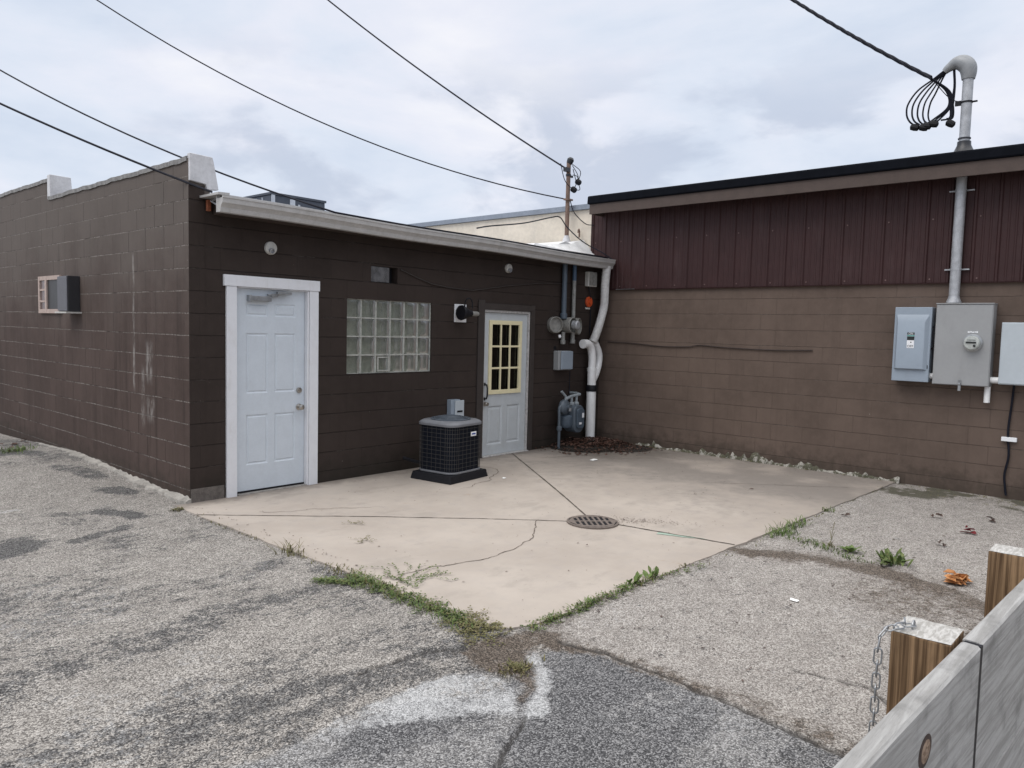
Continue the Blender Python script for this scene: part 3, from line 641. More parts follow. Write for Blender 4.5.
# dark backings behind the openings
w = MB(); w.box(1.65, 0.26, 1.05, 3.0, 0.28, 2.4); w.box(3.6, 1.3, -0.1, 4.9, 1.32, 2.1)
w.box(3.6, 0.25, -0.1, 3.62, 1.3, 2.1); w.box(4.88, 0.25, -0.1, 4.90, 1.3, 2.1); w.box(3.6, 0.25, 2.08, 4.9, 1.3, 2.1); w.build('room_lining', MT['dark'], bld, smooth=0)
# parapet coping and white end caps
m = MB()
for (y0, y1, z) in ((0.02, 3.64, 3.10), (3.66, 7.3, 3.32), (7.32, 11.2, 3.54)):
    n = 60; vs = []
    for i in range(n + 1):
        y = y0 + (y1 - y0) * i / n; j = 0.012 * (float(fbm(np.array([y]), np.array([z]), 6.0)[0]) - 0.5) * 2
        vs += [(-0.012, y, z - 0.030 + j), (-0.014, y, z + 0.012 + j), (0.06, y, z + 0.04 + j * 0.5), (0.215, y, z + 0.03), (0.215, y, z - 0.03)]
    m.add(vs, [(i * 5 + k, i * 5 + k + 1, (i + 1) * 5 + k + 1, (i + 1) * 5 + k) for i in range(n) for k in range(4)] + [(0, 1, 2, 3, 4), (n * 5 + 4, n * 5 + 3, n * 5 + 2, n * 5 + 1, n * 5)])
m.build('coping', MT['coping'], bld)
def endcap(y, z0, z1):
    m = MB(); m.prism([(0.002, z0 + 0.03), (0.002, z1 + 0.045), (0.212, z1 + 0.04), (0.225, z0 + 0.22), (0.27, z0 - 0.02), (0.16, z0 - 0.03), (0.15, z0 + 0.015)], lambda u, v, a: (u, a, v), y - 0.028, y + 0.03)
    return m.build('end_flashing', MT['flash'], bld, bevel=0.006)
endcap(0.0, 2.875, 3.10)
m = MB(); m.prism([(-0.012, 3.085), (-0.012, 3.37), (0.22, 3.365), (0.24, 3.10)], lambda u, v, a: (u, a, v), 3.56, 3.66); m.build('end_flashing', MT['flash'], bld, bevel=0.006)
m = MB(); m.prism([(-0.012, 3.305), (-0.012, 3.59), (0.22, 3.585), (0.24, 3.32)], lambda u, v, a: (u, a, v), 7.22, 7.32); m.build('end_flashing', MT['flash'], bld, bevel=0.006)
# roof deck, drip edge, soffit
def sag(x): return -0.030 * (x - 0.145) / 6.1
m = MB(); m.add([(0.206, -0.30, 2.775), (L - 0.14, -0.16, 2.775 + sag(6.2)), (L - 0.005, 11.1, 2.93), (0.206, 11.1, 2.93), (0.206, -0.30, 2.750), (L - 0.14, -0.16, 2.750 + sag(6.2)), (L - 0.005, 11.1, 2.8), (0.206, 11.1, 2.8)],
           [(0, 1, 2, 3), (7, 6, 5, 4), (0, 4, 5, 1), (1, 5, 6, 2), (2, 6, 7, 3), (3, 7, 4, 0)]); m.build('roof', MT['roof'], bld, smooth=0)
m = MB()
m.add([(0.10, 0.0, 2.785), (0.10, -0.35, 2.785), (0.205, -0.35, 2.79), (0.205, 0.02, 2.79), (0.10, 0.0, 2.765), (0.10, -0.35, 2.765), (0.205, -0.35, 2.765), (0.205, 0.02, 2.765)],
      [(0, 1, 2, 3), (7, 6, 5, 4), (0, 4, 5, 1), (1, 5, 6, 2), (2, 6, 7, 3), (3, 7, 4, 0)]); m.build('roof_edge', MT['gutter'], bld, smooth=0)
MB().add([(0.225, -0.006, 2.63), (L - 0.02, -0.006, 2.60), (L - 0.02, -0.2, 2.60), (0.225, -0.31, 2.63), (0.225, -0.006, 2.745), (L - 0.02, -0.006, 2.715), (L - 0.02, -0.2, 2.715), (0.225, -0.31, 2.745)],
         [(0, 1, 2, 3), (7, 6, 5, 4), (0, 4, 5, 1), (1, 5, 6, 2), (2, 6, 7, 3), (3, 7, 4, 0)]).build('soffit', MT['soffit'], bld, smooth=0)
# K-style gutter running the length of the eave, tapering in plan to the neighbour's wall
prof = [(0.0, 0.0), (-0.075, 0.0), (-0.080, 0.020), (-0.095, 0.050), (-0.118, 0.078), (-0.122, 0.112), (-0.128, 0.114), (-0.128, 0.134), (-0.112, 0.134), (-0.112, 0.126), (0.0, 0.126), (0.0, 0.155), (-0.004, 0.155)]
prof = [(0.0, 0.0), (-0.070, 0.0), (-0.076, 0.014), (-0.080, 0.040), (-0.098, 0.066), (-0.114, 0.078), (-0.118, 0.116), (-0.125, 0.120), (-0.125, 0.136), (-0.108, 0.136), (-0.106, 0.120), (-0.006, 0.120), (-0.006, 0.166), (0.0, 0.166)]
m = MB(); n = len(prof); vs = []
XS = [0.125 + (6.31 - 0.125) * i / 24 for i in range(25)]
for x in XS:
    t = (x - 0.125) / 6.185; yb = -0.262 + 0.105 * t; zz = 2.618 + sag(x) + 0.006 * math.sin(x * 2.1)
    vs += [(x, yb + p, zz + q) for p, q in prof]
m.add(vs, [(i * n + k, i * n + (k + 1) % n, (i + 1) * n + (k + 1) % n, (i + 1) * n + k) for i in range(24) for k in range(n)] + [tuple(range(n))[::-1], tuple(range(24 * n, 25 * n))])
m.build('gutter', MT['gutter'], bld, smooth=25)
MB().box(0.152, -0.050, 2.655, 0.188, -0.012, 2.755).build('rusty_bracket', plain('orange_rust', (0.24, 0.075, 0.035), 0.9, var=0.4, vs=30), bld, bevel=0.006)
MB().tube([(0.17, -0.08, 2.74), (0.19, -0.16, 2.70), (0.20, -0.22, 2.72), (0.19, -0.17, 2.755)], 0.010, 6).build('wire_clamp', MT['galv'], bld)
# white flashing skirt where the roof meets the neighbour's wall
m = MB(); m.add([(5.05, 0.35, 2.78), (5.2, 0.36, 2.90), (5.55, 0.37, 2.925), (5.75, 0.37, 2.94), (5.92, 0.37, 3.00), (6.05, 0.37, 2.97), (6.18, 0.37, 3.02), (L - 0.01, 0.36, 3.06), (L - 0.01, 0.1, 2.78),
                 (5.05, 0.9, 2.78), (5.2, 0.9, 2.90), (5.55, 0.9, 2.925), (5.75, 0.9, 2.94), (5.92, 0.9, 3.00), (6.05, 0.9, 2.97), (6.18, 0.9, 3.02), (L - 0.01, 0.9, 3.06), (L - 0.01, 0.9, 2.78)],
                [(0, 1, 2, 3, 4, 5, 6, 7, 8), (17, 16, 15, 14, 13, 12, 11, 10, 9)] + [(i, i + 9, (i + 1) % 9 + 9, (i + 1) % 9) for i in range(9)])
m.build('roof_flashing', plain('white_roof_coating', (0.74, 0.74, 0.74), 0.6, var=0.12, vs=7, dirt=0.35, dirtc=(0.4, 0.38, 0.35), bmp=0.01, bs=12), bld, smooth=0)

# --- white six-panel door with trim
fd = lambda u, v, d: (u, 0.030 + d, v)
a, b_, z0, z1 = 0.463, 1.212, 0.028, 1.985
W = b_ - a; px = [(a + 0.105, a + 0.105 + 0.235), (b_ - 0.105 - 0.235, b_ - 0.105)]
rows = [(0.277, 0.768), (0.975, 1.56), (1.722, 1.850)]
panels = [(u0, v0, u1, v1) for (u0, u1) in px for (v0, v1) in rows]
m = MB(); cells(m, [a, b_], [z0, z1], panels, fd, 0.0); emboss(m, panels, fd, 0.008, 0.012, 0.016, 0.002); m.box(a, 0.050, z0, b_, 0.075, z1)
door = m.build('door', MT['door_white'], bld, smooth=0, label='white six panel steel door in thick white trim')
m = MB()
m.box(0.345, -0.028, -0.01, 0.447, 0.0, 1.995); m.box(1.238, -0.028, 0.0, 1.342, 0.0, 1.995); m.box(0.320, -0.036, 1.996, 1.352, 0.0, 2.100)
m.box(0.4472, 0.004, 0.0, 0.4625, 0.118, 1.994); m.box(1.2145, -0.020, 0.0, 1.2355, 0.118, 1.994); m.box(0.4627, -0.02, 1.986, 1.2143, 0.118, 1.9945)
m.build('door_trim', MT['trim_white'], door, bevel=0.003)
MB().box(0.470, -0.02, -0.004, 1.222, 0.11, 0.010).build('threshold', plain('worn_threshold', (0.30, 0.28, 0.26), 0.6, var=0.25, vs=20), door)
MB().box(0.464, 0.026, 0.0105, 1.212, 0.045, 0.029).build('door_sweep', MT['black'], door)
for z, kind in ((0.985, 0), (0.815, 1)):
    m = MB(); y = 0.029
    if kind == 0: m.lathe([(0.030, 0), (0.030, 0.010), (0.026, 0.018), (0.010, 0.019), (0.010, 0.026), (0.0, 0.026)], (1.148, y, z), (0, -1, 0))
    else: m.lathe([(0.033, 0), (0.033, 0.007), (0.014, 0.012), (0.012, 0.032), (0.024, 0.040), (0.030, 0.052), (0.027, 0.064), (0.012, 0.070), (0.0, 0.070)], (1.148, y, z), (0, -1, 0))
    m.build(('deadbolt', 'knob')[kind], MT['nickel'], door)
m = MB(); q0 = len(m.v); m.box(0.60, 0.020, 1.868, 0.83, 0.073, 1.918); m.box(0.595, 0.016, 1.862, 0.62, 0.073, 1.924)
m.add([(0.80, 0.030, 1.925), (1.03, 0.010, 1.945), (1.03, 0.010, 1.960), (0.80, 0.030, 1.940), (0.80, 0.060, 1.925), (1.03, 0.035, 1.945), (1.03, 0.035, 1.960), (0.80, 0.060, 1.940)], [(0, 1, 2, 3), (7, 6, 5, 4), (0, 4, 5, 1), (1, 5, 6, 2), (2, 6, 7, 3), (3, 7, 4, 0)])
m.box(0.83, 0.02, 1.915, 0.90, 0.06, 1.945); m.box(0.885, -0.002, 1.94, 1.04, 0.04, 1.968)
m.v = [(X_ - 0.02, Y_ - 0.044, Z_) for X_, Y_, Z_ in m.v]
m.build('door_closer', MT['steel'], door, bevel=0.003)

# --- half-glazed door
a, b_, z0, z1 = 3.846, 4.690, 0.015, 1.868
fd = lambda u, v, d: (u, 0.030 + d, v)
gl = (3.958, 0.83, 4.555, 1.752)
panels = [(3.945, 0.145, 4.225, 0.655), (4.32, 0.145, 4.58, 0.655)]
m = MB(); cells(m, [a, b_], [z0, z1], panels + [gl], fd, 0.0); emboss(m, panels, fd, 0.012, 0.018, 0.03)
for (p, q) in (((gl[0], gl[1]), (gl[2], gl[1])), ((gl[2], gl[1]), (gl[2], gl[3])), ((gl[2], gl[3]), (gl[0], gl[3])), ((gl[0], gl[3]), (gl[0], gl[1]))): m.quad(fd(*p, 0), fd(*q, 0), fd(*q, 0.04), fd(*p, 0.04))
door2 = m.build('door', MT['door_old'], bld, smooth=0, label='old white door with nine small panes in a cream grille')
m = MB(); t_ = 0.034
m.box(gl[0] - 0.02, 0.012, gl[1] - 0.02, gl[0] + t_, 0.040, gl[3] + 0.02); m.box(gl[2] - t_, 0.012, gl[1] - 0.02, gl[2] + 0.02, 0.040, gl[3] + 0.02)
m.box(gl[0] + t_, 0.012, gl[1] - 0.02, gl[2] - t_, 0.040, gl[1] + t_); m.box(gl[0] + t_, 0.012, gl[3] - t_, gl[2] - t_, 0.040, gl[3] + 0.02)
for k in (1, 2):
    x = gl[0] + t_ + (gl[2] - gl[0] - 2 * t_) * k / 3; m.box(x - 0.0125, 0.018, gl[1] + t_, x + 0.0125, 0.038, gl[3] - t_)
    z = gl[1] + t_ + (gl[3] - gl[1] - 2 * t_) * k / 3
    for j in range(3):
        xa = gl[0] + t_ + (gl[2] - gl[0] - 2 * t_) * j / 3 + (0.0125 if j else 0); xb = gl[0] + t_ + (gl[2] - gl[0] - 2 * t_) * (j + 1) / 3 - (0.0125 if j < 2 else 0)
        m.box(xa, 0.0185, z - 0.0125, xb, 0.0375, z + 0.0125)
m.build('window_grille', MT['cream'], door2, bevel=0.003)
MB().quad((gl[0], 0.052, gl[1]), (gl[2], 0.052, gl[1]), (gl[2], 0.052, gl[3]), (gl[0], 0.052, gl[3])).build('glass_pane', MT['glass'], door2, smooth=0)
m = MB(); m.box(3.812, 0.004, 0.0, 3.843, 0.11, 1.904); m.box(4.693, 0.004, 0.0, 4.720, 0.11, 1.904); m.box(3.8435, 0.004, 1.872, 4.6925, 0.11, 1.904)
m.build('door_frame', MT['old_frame'], door2, bevel=0.002)
MB().box(3.815, -0.03, -0.004, 4.717, 0.10, 0.012).build('threshold', MT['old_frame'], door2)
m = MB(); m.box(3.695, -0.022, 0.0, 3.810, 0.0, 2.02); m.box(4.724, -0.018, 0.0, 4.80, 0.0, 1.99); m.box(3.811, -0.020, 1.907, 4.723, 0.0, 1.985); m.build('door_casing', MT['brown_trim'], door2, bevel=0.003)
m = MB(); m.tube([(3.877, 0.028, 0.945), (3.877, -0.012, 0.940), (3.877, -0.026, 0.900), (3.877, -0.026, 0.800), (3.877, -0.012, 0.760), (3.877, 0.028, 0.755)], 0.011, 8)
m.box(3.862, 0.020, 0.925, 3.892, 0.0295, 0.965); m.box(3.862, 0.020, 0.735, 3.892, 0.0295, 0.775); m.build('pull_handle', MT['blackmetal'], door2)
m = MB(); m.lathe([(0.030, 0), (0.030, 0.007), (-0.012, 0.012), (0.011, 0.03), (0.022, 0.038), (0.027, 0.05), (0.022, 0.06), (0.0, 0.064)], (3.885, 0.0295, 0.69), (0, -1, 0)); m.build('knob', MT['nickel'], door2)

# --- glass-block window, 6 x 4
m = MB(); nxb, nzb = 6, 4; xw = (GB[2] - GB[0]) / nxb; zw = (GB[3] - GB[1]) / nzb; j = 0.007
win = None
for i in range(nxb + 1):
    xc = GB[0] + i * xw; m.box(max(GB[0] + 0.001, xc - j), 0.022, GB[1] + 0.001, min(GB[2] - 0.001, xc + j), 0.10, GB[3] - 0.001)
for k in range(nzb + 1):
    zc = GB[1] + k * zw
    for i in range(nxb): m.box(GB[0] + i * xw + j + 0.0005, 0.0225, max(GB[1] + 0.001, zc - j), GB[0] + (i + 1) * xw - j - 0.0005, 0.0995, min(GB[3] - 0.001, zc + j))
win = m.build('window', MT['blockjoint'], bld, smooth=0, label='glass block window six blocks wide and four high')
MB().quad((GB[0], 0.098, GB[1]), (GB[2], 0.098, GB[1]), (GB[2], 0.098, GB[3]), (GB[0], 0.098, GB[3])).build('block_back', MT['blockback'], win, smooth=0)
g = MB(); dome = 8
for i in range(nxb):
    for k in range(nzb):
        x0, x1 = GB[0] + i * xw + j, GB[0] + (i + 1) * xw - j; zz0, zz1 = GB[1] + k * zw + j, GB[1] + (k + 1) * zw - j; vs = []
        for r in range(dome + 1):
            for q in range(dome + 1):
                s, t = q / dome, r / dome; e = min(s, 1 - s, t, 1 - t) * 2
                vs.append((x0 + (x1 - x0) * s, 0.030 - 0.006 * min(1, e * 3) + 0.002 * math.sin(6 * s + i + k) * e, zz0 + (zz1 - zz0) * t))
        g.add(vs, [(r * (dome + 1) + q, r * (dome + 1) + q + 1, (r + 1) * (dome + 1) + q + 1, (r + 1) * (dome + 1) + q) for r in range(dome) for q in range(dome)])
g.build('glass_block', MT['blockglass'], win)
# a tiny hopper vent let into two of the bottom blocks
vx0, vx1, vz0, vz1 = GB[0] + 2 * xw + 0.018, GB[0] + 3 * xw - 0.022, GB[1] + 0.02, GB[1] + zw - 0.02
m = MB(); m.box(vx0, 0.010, vz0, vx0 + 0.014, 0.02, vz1); m.box(vx1 - 0.014, 0.010, vz0, vx1, 0.02, vz1); m.box(vx0 + 0.014, 0.010, vz0, vx1 - 0.014, 0.02, vz0 + 0.014); m.box(vx0 + 0.014, 0.010, vz1 - 0.014, vx1 - 0.014, 0.02, vz1)
m.build('vent_frame', MT['blockjoint'], win)
# --- small wall vent, half covered
m = MB(); m.box(2.03, 0.10, 2.142, 2.392, 0.11, 2.312); m.build('vent_recess', MT['black'], bld, smooth=0)
m = MB(); m.box(2.03, 0.012, 2.145, 2.285, 0.02, 2.310)
m.build('vent_cover', plain('torn_vent_sheet', (0.10, 0.10, 0.105), 0.5, var=0.6, vs=14, dirt=0.6), bld, smooth=0)

# ------------------------------------------------------------------ neighbour's long building
nb = thing('long_building', (L, 0, 0), 'long brown block building with maroon ribbed metal siding under a dark roof edge', 'building')
yA, yB = 0.20, -16.0
MB().box(L, yB, -0.2, L + 0.2, 0.198, 2.30).build('wall', MT['block_right'], nb, smooth=0)
# ribbed siding: 0.228 m ribs with two minor stiffeners between
prof = []; y = yA
while y > yB:
    prof += [(y, 0.0), (y - 0.012, 0.017), (y - 0.030, 0.017), (y - 0.042, 0.0), (y - 0.092, 0.0), (y - 0.098, 0.005), (y - 0.112, 0.005), (y - 0.118, 0.0), (y - 0.160, 0.0), (y - 0.166, 0.005), (y - 0.180, 0.005), (y - 0.186, 0.0)]
    y -= 0.2305
m = MB(); n = len(prof); vs = [(L - 0.018 - d, yy, zz) for zz in (2.296, 3.62) for yy, d in prof]
m.add(vs, [(i, i + 1, n + i + 1, n + i) for i in range(n - 1)])
m.box(L - 0.016, yB, 2.32, L + 0.2, yA - 0.004, 3.58)
m.box(L - 0.03, yA - 0.003, 2.296, L + 0.2, yA + 0.012, 3.60)
m.build('siding', MT['siding'], nb, smooth=0)
y = yA - 0.02; first = None; MT['screw'] = plain('screw_heads', (0.2, 0.13, 0.12), 0.4, 0.3)
while y > -6.5:
    for zz in (2.335, 3.0):
        if first is None:
            first = MB().lathe([(0.009, 0), (0.007, 0.006), (0.0, 0.007)], (L - 0.0185, y - 0.052, zz), (-1, 0, 0), 8).build('screw', MT['screw'], nb); y_0 = y
        else:
            c_ = first.copy(); col.objects.link(c_); c_.parent = nb; c_.location = (0, y - y_0, zz - 2.335)
    y -= 0.461
m = MB(); m.prism([(-0.004, 2.285), (-0.036, 2.283), (-0.040, 2.293), (-0.004, 2.2955)], lambda u, v, a: (L + u, a, v), yB, yA); m.build('drip_trim', MT['siding'], nb, smooth=0)
# torn end of the drip trim showing bright metal
m = MB(); m.add([(L - 0.043, -0.27, 2.287), (L - 0.043, -0.62, 2.289), (L - 0.046, -0.60, 2.300), (L - 0.046, -0.30, 2.297)], [(0, 1, 2, 3)]); m.build('bent_trim', MT['steel'], nb, smooth=0)
# eave: soffit, fascia board and black roof edge above
xo = L - 0.36
m = MB(); m.box(xo + 0.03, yB, 3.45, L + 0.2, 0.0, 3.48); m.build('soffit', MT['dark'], nb, smooth=0)
m = MB(); m.prism([(0.0, 3.378), (0.0, 3.522), (0.028, 3.522), (0.028, 3.378)], lambda u, v, a: (xo + u, a, v), yB, 0.015); m.box(xo + 0.029, 0.003, 3.383, L + 0.2, 0.015, 3.522); m.build('fascia', MT['fascia'], nb, bevel=0.003)
m = MB(); m.prism([(-0.022, 3.5245), (-0.030, 3.538), (-0.022, 3.625), (-0.005, 3.643), (0.20, 3.66), (4.0, 3.96), (4.0, 3.5245)], lambda u, v, a: (xo + u, a, v), yB, 0.035); m.build('roof_edge', MT['black_edge'], nb, smooth=20)

# building further back with cream side wall
cb = thing('cream_building', (L, 0.3, 0), 'cream rendered building behind the flat roof with a grey metal roof edge', 'building')
MB().box(L + 0.004, 0.215, 0, L + 4, 14.0, 3.52).build('wall', MT['creamwall'], cb, smooth=0)
m = MB(); m.prism([(-0.05, 3.525), (-0.05, 3.60), (4.1, 3.75), (4.1, 3.525)], lambda u, v, a: (L + u, a, v), 0.13, 14.1); m.build('roof', MT['fargrey'], cb, smooth=0)
m = MB(); m.tube([(L - 0.05, 0.42, 3.10), (L - 0.05, 0.42, 3.19), (L - 0.09, 0.40, 3.215), (L - 0.13, 0.38, 3.20), (L - 0.14, 0.375, 3.16)], 0.014, 8)
m.build('pipe_stub', MT['poleiron'], cb)

# rooftop unit
rt = thing('rooftop_unit', (4.3, 5.5, 2.84), 'dark grey rooftop air handler box standing on the flat roof', 'roof unit')
m = MB(); m.box(3.76, 5.0, 2.84, 4.83, 6.3, 3.83); m.build('body', MT['rtu'], rt, bevel=0.01)
m = MB(); m.box(3.74, 4.98, 3.832, 4.85, 6.32, 3.872); m.build('lid', MT['rtu'], rt, bevel=0.006)
m = MB(); m.box(3.765, 4.985, 3.2, 3.83, 4.999, 3.83); m.build('corner_panel', MT['rtu_light'], rt)
MB().box(4.12, 4.990, 3.66, 4.22, 4.9985, 3.80).build('sticker', MT['rtu_light'], rt); MB().box(4.28, 4.990, 3.66, 4.32, 4.9985, 3.73).build('sticker', MT['rtu_light'], rt)
m = MB(); [m.box(3.745, 5.25 + 0.2 * i, 3.2, 3.7598, 5.27 + 0.2 * i, 3.8) for i in range(5)]; m.build('louver', MT['rtu_light'], rt)

# ------------------------------------------------------------------ window air conditioner and its boarded window
wb = MB(); y0, y1, zb, zt = 3.24, 4.00, 1.715, 2.165
for (ya, yb2, za, zc) in ((y0, y0 + 0.07, zb, zt), (3.70, 3.76, zb, zt), (y1 - 0.05, y1, zb, zt)): wb.box(-0.030, ya, za, -0.0005, yb2, zc)
for (ya, yb2) in ((y0 + 0.0705, 3.6995), (3.7605, y1 - 0.0505)):
    wb.box(-0.028, ya, zb, -0.0005, yb2, zb + 0.05); wb.box(-0.028, ya, zt - 0.05, -0.0005, yb2, zt)
for z in (1.86, 2.0): wb.box(-0.026, 3.7605, z - 0.012, -0.0005, y1 - 0.0505, z + 0.012)
fw = wb.build('window', MT['brickred'], bld, bevel=0.002, label='small side window in a pinkish wood frame')
MB().box(-0.012, 3.31, 1.765, -0.0015, 3.70, 2.115).build('pane', plain('sooty_pane', (0.035, 0.035, 0.037), 0.4, spec=0.2), fw, smooth=0)
MB().box(-0.014, 3.76, 1.765, -0.0015, 3.95, 2.115).build('side_panel', MT['pinkpane'], fw, smooth=0)
ac = thing('window_air_conditioner', (0, 2.9, 1.72), 'dark window air conditioner box jutting from the side wall beside the pink framed window', 'air conditioner')
m = MB(); m.box(-0.125, 2.66, 1.735, 0.0, 2.97, 2.135); m.build('case', MT['acside'], ac, bevel=0.006)
m = MB(); m.box(-0.138, 2.664, 1.742, -0.126, 2.966, 2.13); m.build('front_grille', MT['acface'], ac, bevel=0.004)
m = MB(); [m.box(-0.1395, 2.69, 1.77 + 0.03 * i, -0.1385, 2.945, 1.778 + 0.03 * i) for i in range(12)]; m.build('louver', MT['acface'], ac, smooth=0)
m = MB(); m.box(-0.16, 2.62, 1.715, 0.0, 2.99, 1.733); m.build('shelf', MT['lampwhite'], ac)

# ------------------------------------------------------------------ lamps, boxes and meters on the front wall
MT['metergrey'] = plain('weathered_meter', (0.23, 0.225, 0.21), 0.55, var=0.25, vs=20, dirt=0.4)
def round_cover(x, z, r, label):
    t = thing('lamp_holder', (x, 0, z), label, 'lamp holder', 'round lamp holders under the eave')
    MB().lathe([(r, 0.0), (r, 0.016), (r * 0.93, 0.026), (r * 0.45, 0.034), (0.0, 0.036)], (x, 0, z), (0, -1, 0), 28).build('cover', MT['lampwhite'], t)
    m = MB(); m.lathe([(0.022, 0.0), (0.022, 0.012), (0.027, 0.020), (0.028, 0.034), (0.020, 0.036), (0.018, 0.016), (0.0, 0.016)], (x - 0.012, -0.025, z - 0.022), (0.1, -0.9, -0.3), 16); m.build('socket', MT['galv'], t)
    return t
round_cover(0.805, 2.385, 0.064, 'round white lamp holder without a bulb above the six panel door')
round_cover(4.245, 2.455, 0.060, 'round white lamp holder without a bulb above the half glazed door')
bl = thing('wall_lamp', (3.385, 0, 1.84), 'black gooseneck wall lamp on a white square plate beside the half glazed door', 'wall lamp')
MB().box(3.285, -0.014, 1.73, 3.485, 0.0, 1.95).build('backplate', MT['white_plate'], bl, bevel=0.004)
m = MB(); m.lathe([(0.075, 0), (0.075, 0.012), (0.045, 0.022), (0.036, 0.024), (0.036, 0.07), (0.0, 0.072)], (3.39, -0.0145, 1.84), (0, -1, 0), 24); m.tube(spline([(3.385, -0.08, 1.86), (3.36, -0.11, 1.95), (3.37, -0.13, 2.01), (3.42, -0.14, 2.02), (3.455, -0.14, 1.98), (3.46, -0.14, 1.90)], 6), 0.008, 8)
m.build('bracket', MT['black'], bl)
m = MB(); m.lathe([(0.0, 0.0), (0.088, 0.0), (0.092, 0.02), (0.070, 0.08), (0.045, 0.13), (0.042, 0.17), (0.0, 0.172)], (3.27, -0.13, 1.845), (0.97, -0.05, -0.02), 24); m.build('shade', MT['black'], bl)
m = MB(); m.lathe([(0.0, 0), (0.030, 0.0), (0.030, 0.10), (0.022, 0.12), (0, 0.125)], (3.443, -0.135, 1.84), (0.97, -0.05, -0.02), 16); m.build('lamp_tail', MT['metergrey'], bl)

# electrical disconnect behind the condenser
dc = thing('disconnect_box', (3.31, 0, 0.6), 'small pale grey electrical disconnect box on the wall behind the condenser', 'electrical box')
MB().box(3.195, -0.075, 0.50, 3.352, 0.0, 0.785).build('case', MT['boxblue'], dc, bevel=0.006)
MB().box(3.25, -0.094, 0.51, 3.40, -0.0755, 0.775).build('cover', MT['boxpale'], dc, bevel=0.006)
MB().box(3.28, -0.098, 0.63, 3.37, -0.0945, 0.652).build('latch', MT['black'], dc)

# meter sockets and conduit by the corner
me_ = thing('meter_sockets', (5.5, 0, 1.4), 'pair of old round meter sockets under two painted conduits near the corner', 'meter')
def ring(c, r, ax, mat, name, dep=0.10):
    m = MB(); m.lathe([(r * 0.95, 0.0), (r * 1.0, dep * 0.3), (r, dep), (r * 0.92, dep * 1.05), (r * 0.88, dep * 0.6), (r * 0.3, dep * 0.55), (0.0, dep * 0.6)], c, ax, 24); return m.build(name, mat, me_)
ring((5.30, 0.0, 1.735), 0.115, (-0.30, -1, 0.05), MT['metergrey'], 'socket_ring'); ring((5.555, 0.0, 1.74), 0.112, (0.10, -1, 0.0), MT['metergrey'], 'socket_ring', 0.16); ring((5.79, 0.0, 1.73), 0.12, (0.35, -1, 0), MT['metergrey'], 'socket_ring', 0.09)
m = MB(); m.lathe([(0.062, 0), (0.062, 0.07), (0.05, 0.085), (0.02, 0.088), (0, 0.08)], (5.58, -0.16, 1.745), (0.1, -1, 0), 20); m.build('meter_glass', MT['galv'], me_)
m = MB(); m.tube([(5.475, -0.06, 2.60), (5.475, -0.06, 1.85)], 0.036, 12); m.lathe([(0.05, 0), (0.05, 0.07), (0.04, 0.08)], (5.475, -0.06, 1.83), (0, 0, 1), 12); m.build('conduit', MT['pipeblue'], me_)
m = MB(); m.tube([(5.70, -0.06, 2.60), (5.70, -0.06, 2.38)], 0.030, 12); m.build('conduit', plain('blue_paint_pipe', (0.05, 0.09, 0.15), 0.45), me_)
m = MB(); m.tube([(5.70, -0.06, 2.378), (5.70, -0.06, 1.84)], 0.028, 12); m.build('conduit', MT['pipegrey'], me_)
for x, zt_, zb_ in ((5.475, 1.64, 1.47), (5.70, 1.63, 1.48)):
    m = MB(); m.tube([(x, -0.06, zt_), (x, -0.06, zb_)], 0.03, 12); m.lathe([(0.036, 0), (0.04, 0.05), (0.036, 0.055)], (x, -0.06, zb_), (0, 0, 1), 12); m.build('pipe_end', MT['pipegrey'], me_)
m = MB(); m.lathe([(0.018, 0), (0.022, 0.03), (0.012, 0.045)], (5.325, -0.11, 1.60), (0.2, -0.2, -1), 10); m.build('seal', MT['white_plate'], me_)
jb = thing('junction_box', (5.54, 0, 1.1), 'grey square junction box below the meter sockets', 'electrical box')
MB().box(5.36, -0.10, 1.10, 5.66, 0.0, 1.375).build('case', MT['boxgrey'], jb, bevel=0.012)
MB().box(5.40, -0.125, 1.11, 5.665, -0.1005, 1.37).build('cover', MT['boxblue'], jb, bevel=0.012)
MB().tube([(5.72, -0.03, 1.085), (5.73, -0.02, 0.8), (5.72, -0.02, 0.62)], 0.006, 6).build('wire', MT['wire'], jb)
ob = thing('outlet_box', (6.11, 0, 2.42), 'small pale outlet box high beside the drain hose', 'electrical box')
MB().box(6.0, -0.07, 2.32, 6.21, 0.0, 2.535).build('case', MT['lampwhite'], ob, bevel=0.008)
m = MB(); m.box(6.02, -0.085, 2.34, 6.10, -0.0705, 2.52); m.box(6.11, -0.085, 2.34, 6.19, -0.0705, 2.52); m.build('flap', MT['metergrey'], ob, bevel=0.004)
MB().tube([(6.06, -0.03, 2.32), (6.10, -0.03, 2.22), (6.14, -0.02, 2.05), (6.14, -0.02, 1.6)], 0.007, 6).build('wire', MT['wire'], ob)
oc = thing('pipe_cap', (6.03, 0, 2.08), 'round orange pipe cap on the wall beside the drain hose', 'pipe cap')
MB().lathe([(0.075, 0), (0.078, 0.02), (0.072, 0.03), (0.035, 0.032), (0.03, 0.05), (0.0, 0.05)], (6.03, 0, 2.095), (0, -1, 0), 20).build('cap', MT['orange'], oc)
MB().box(5.955, -0.02, 1.985, 6.06, 0.0, 2.012).build('chipped_edge', MT['lampwhite'], oc, bevel=0.004)
hole = MB().lathe([(0.03, 0), (0.03, 0.003), (0, 0.003)], (5.27, -0.0005, 1.41), (0, -1, 0), 14)
hole.build('wall_hole', MT['black'], bld)

for o_, dx_ in ((me_, -0.10), (jb, -0.12), (ob, -0.07)): o_.location.x += dx_

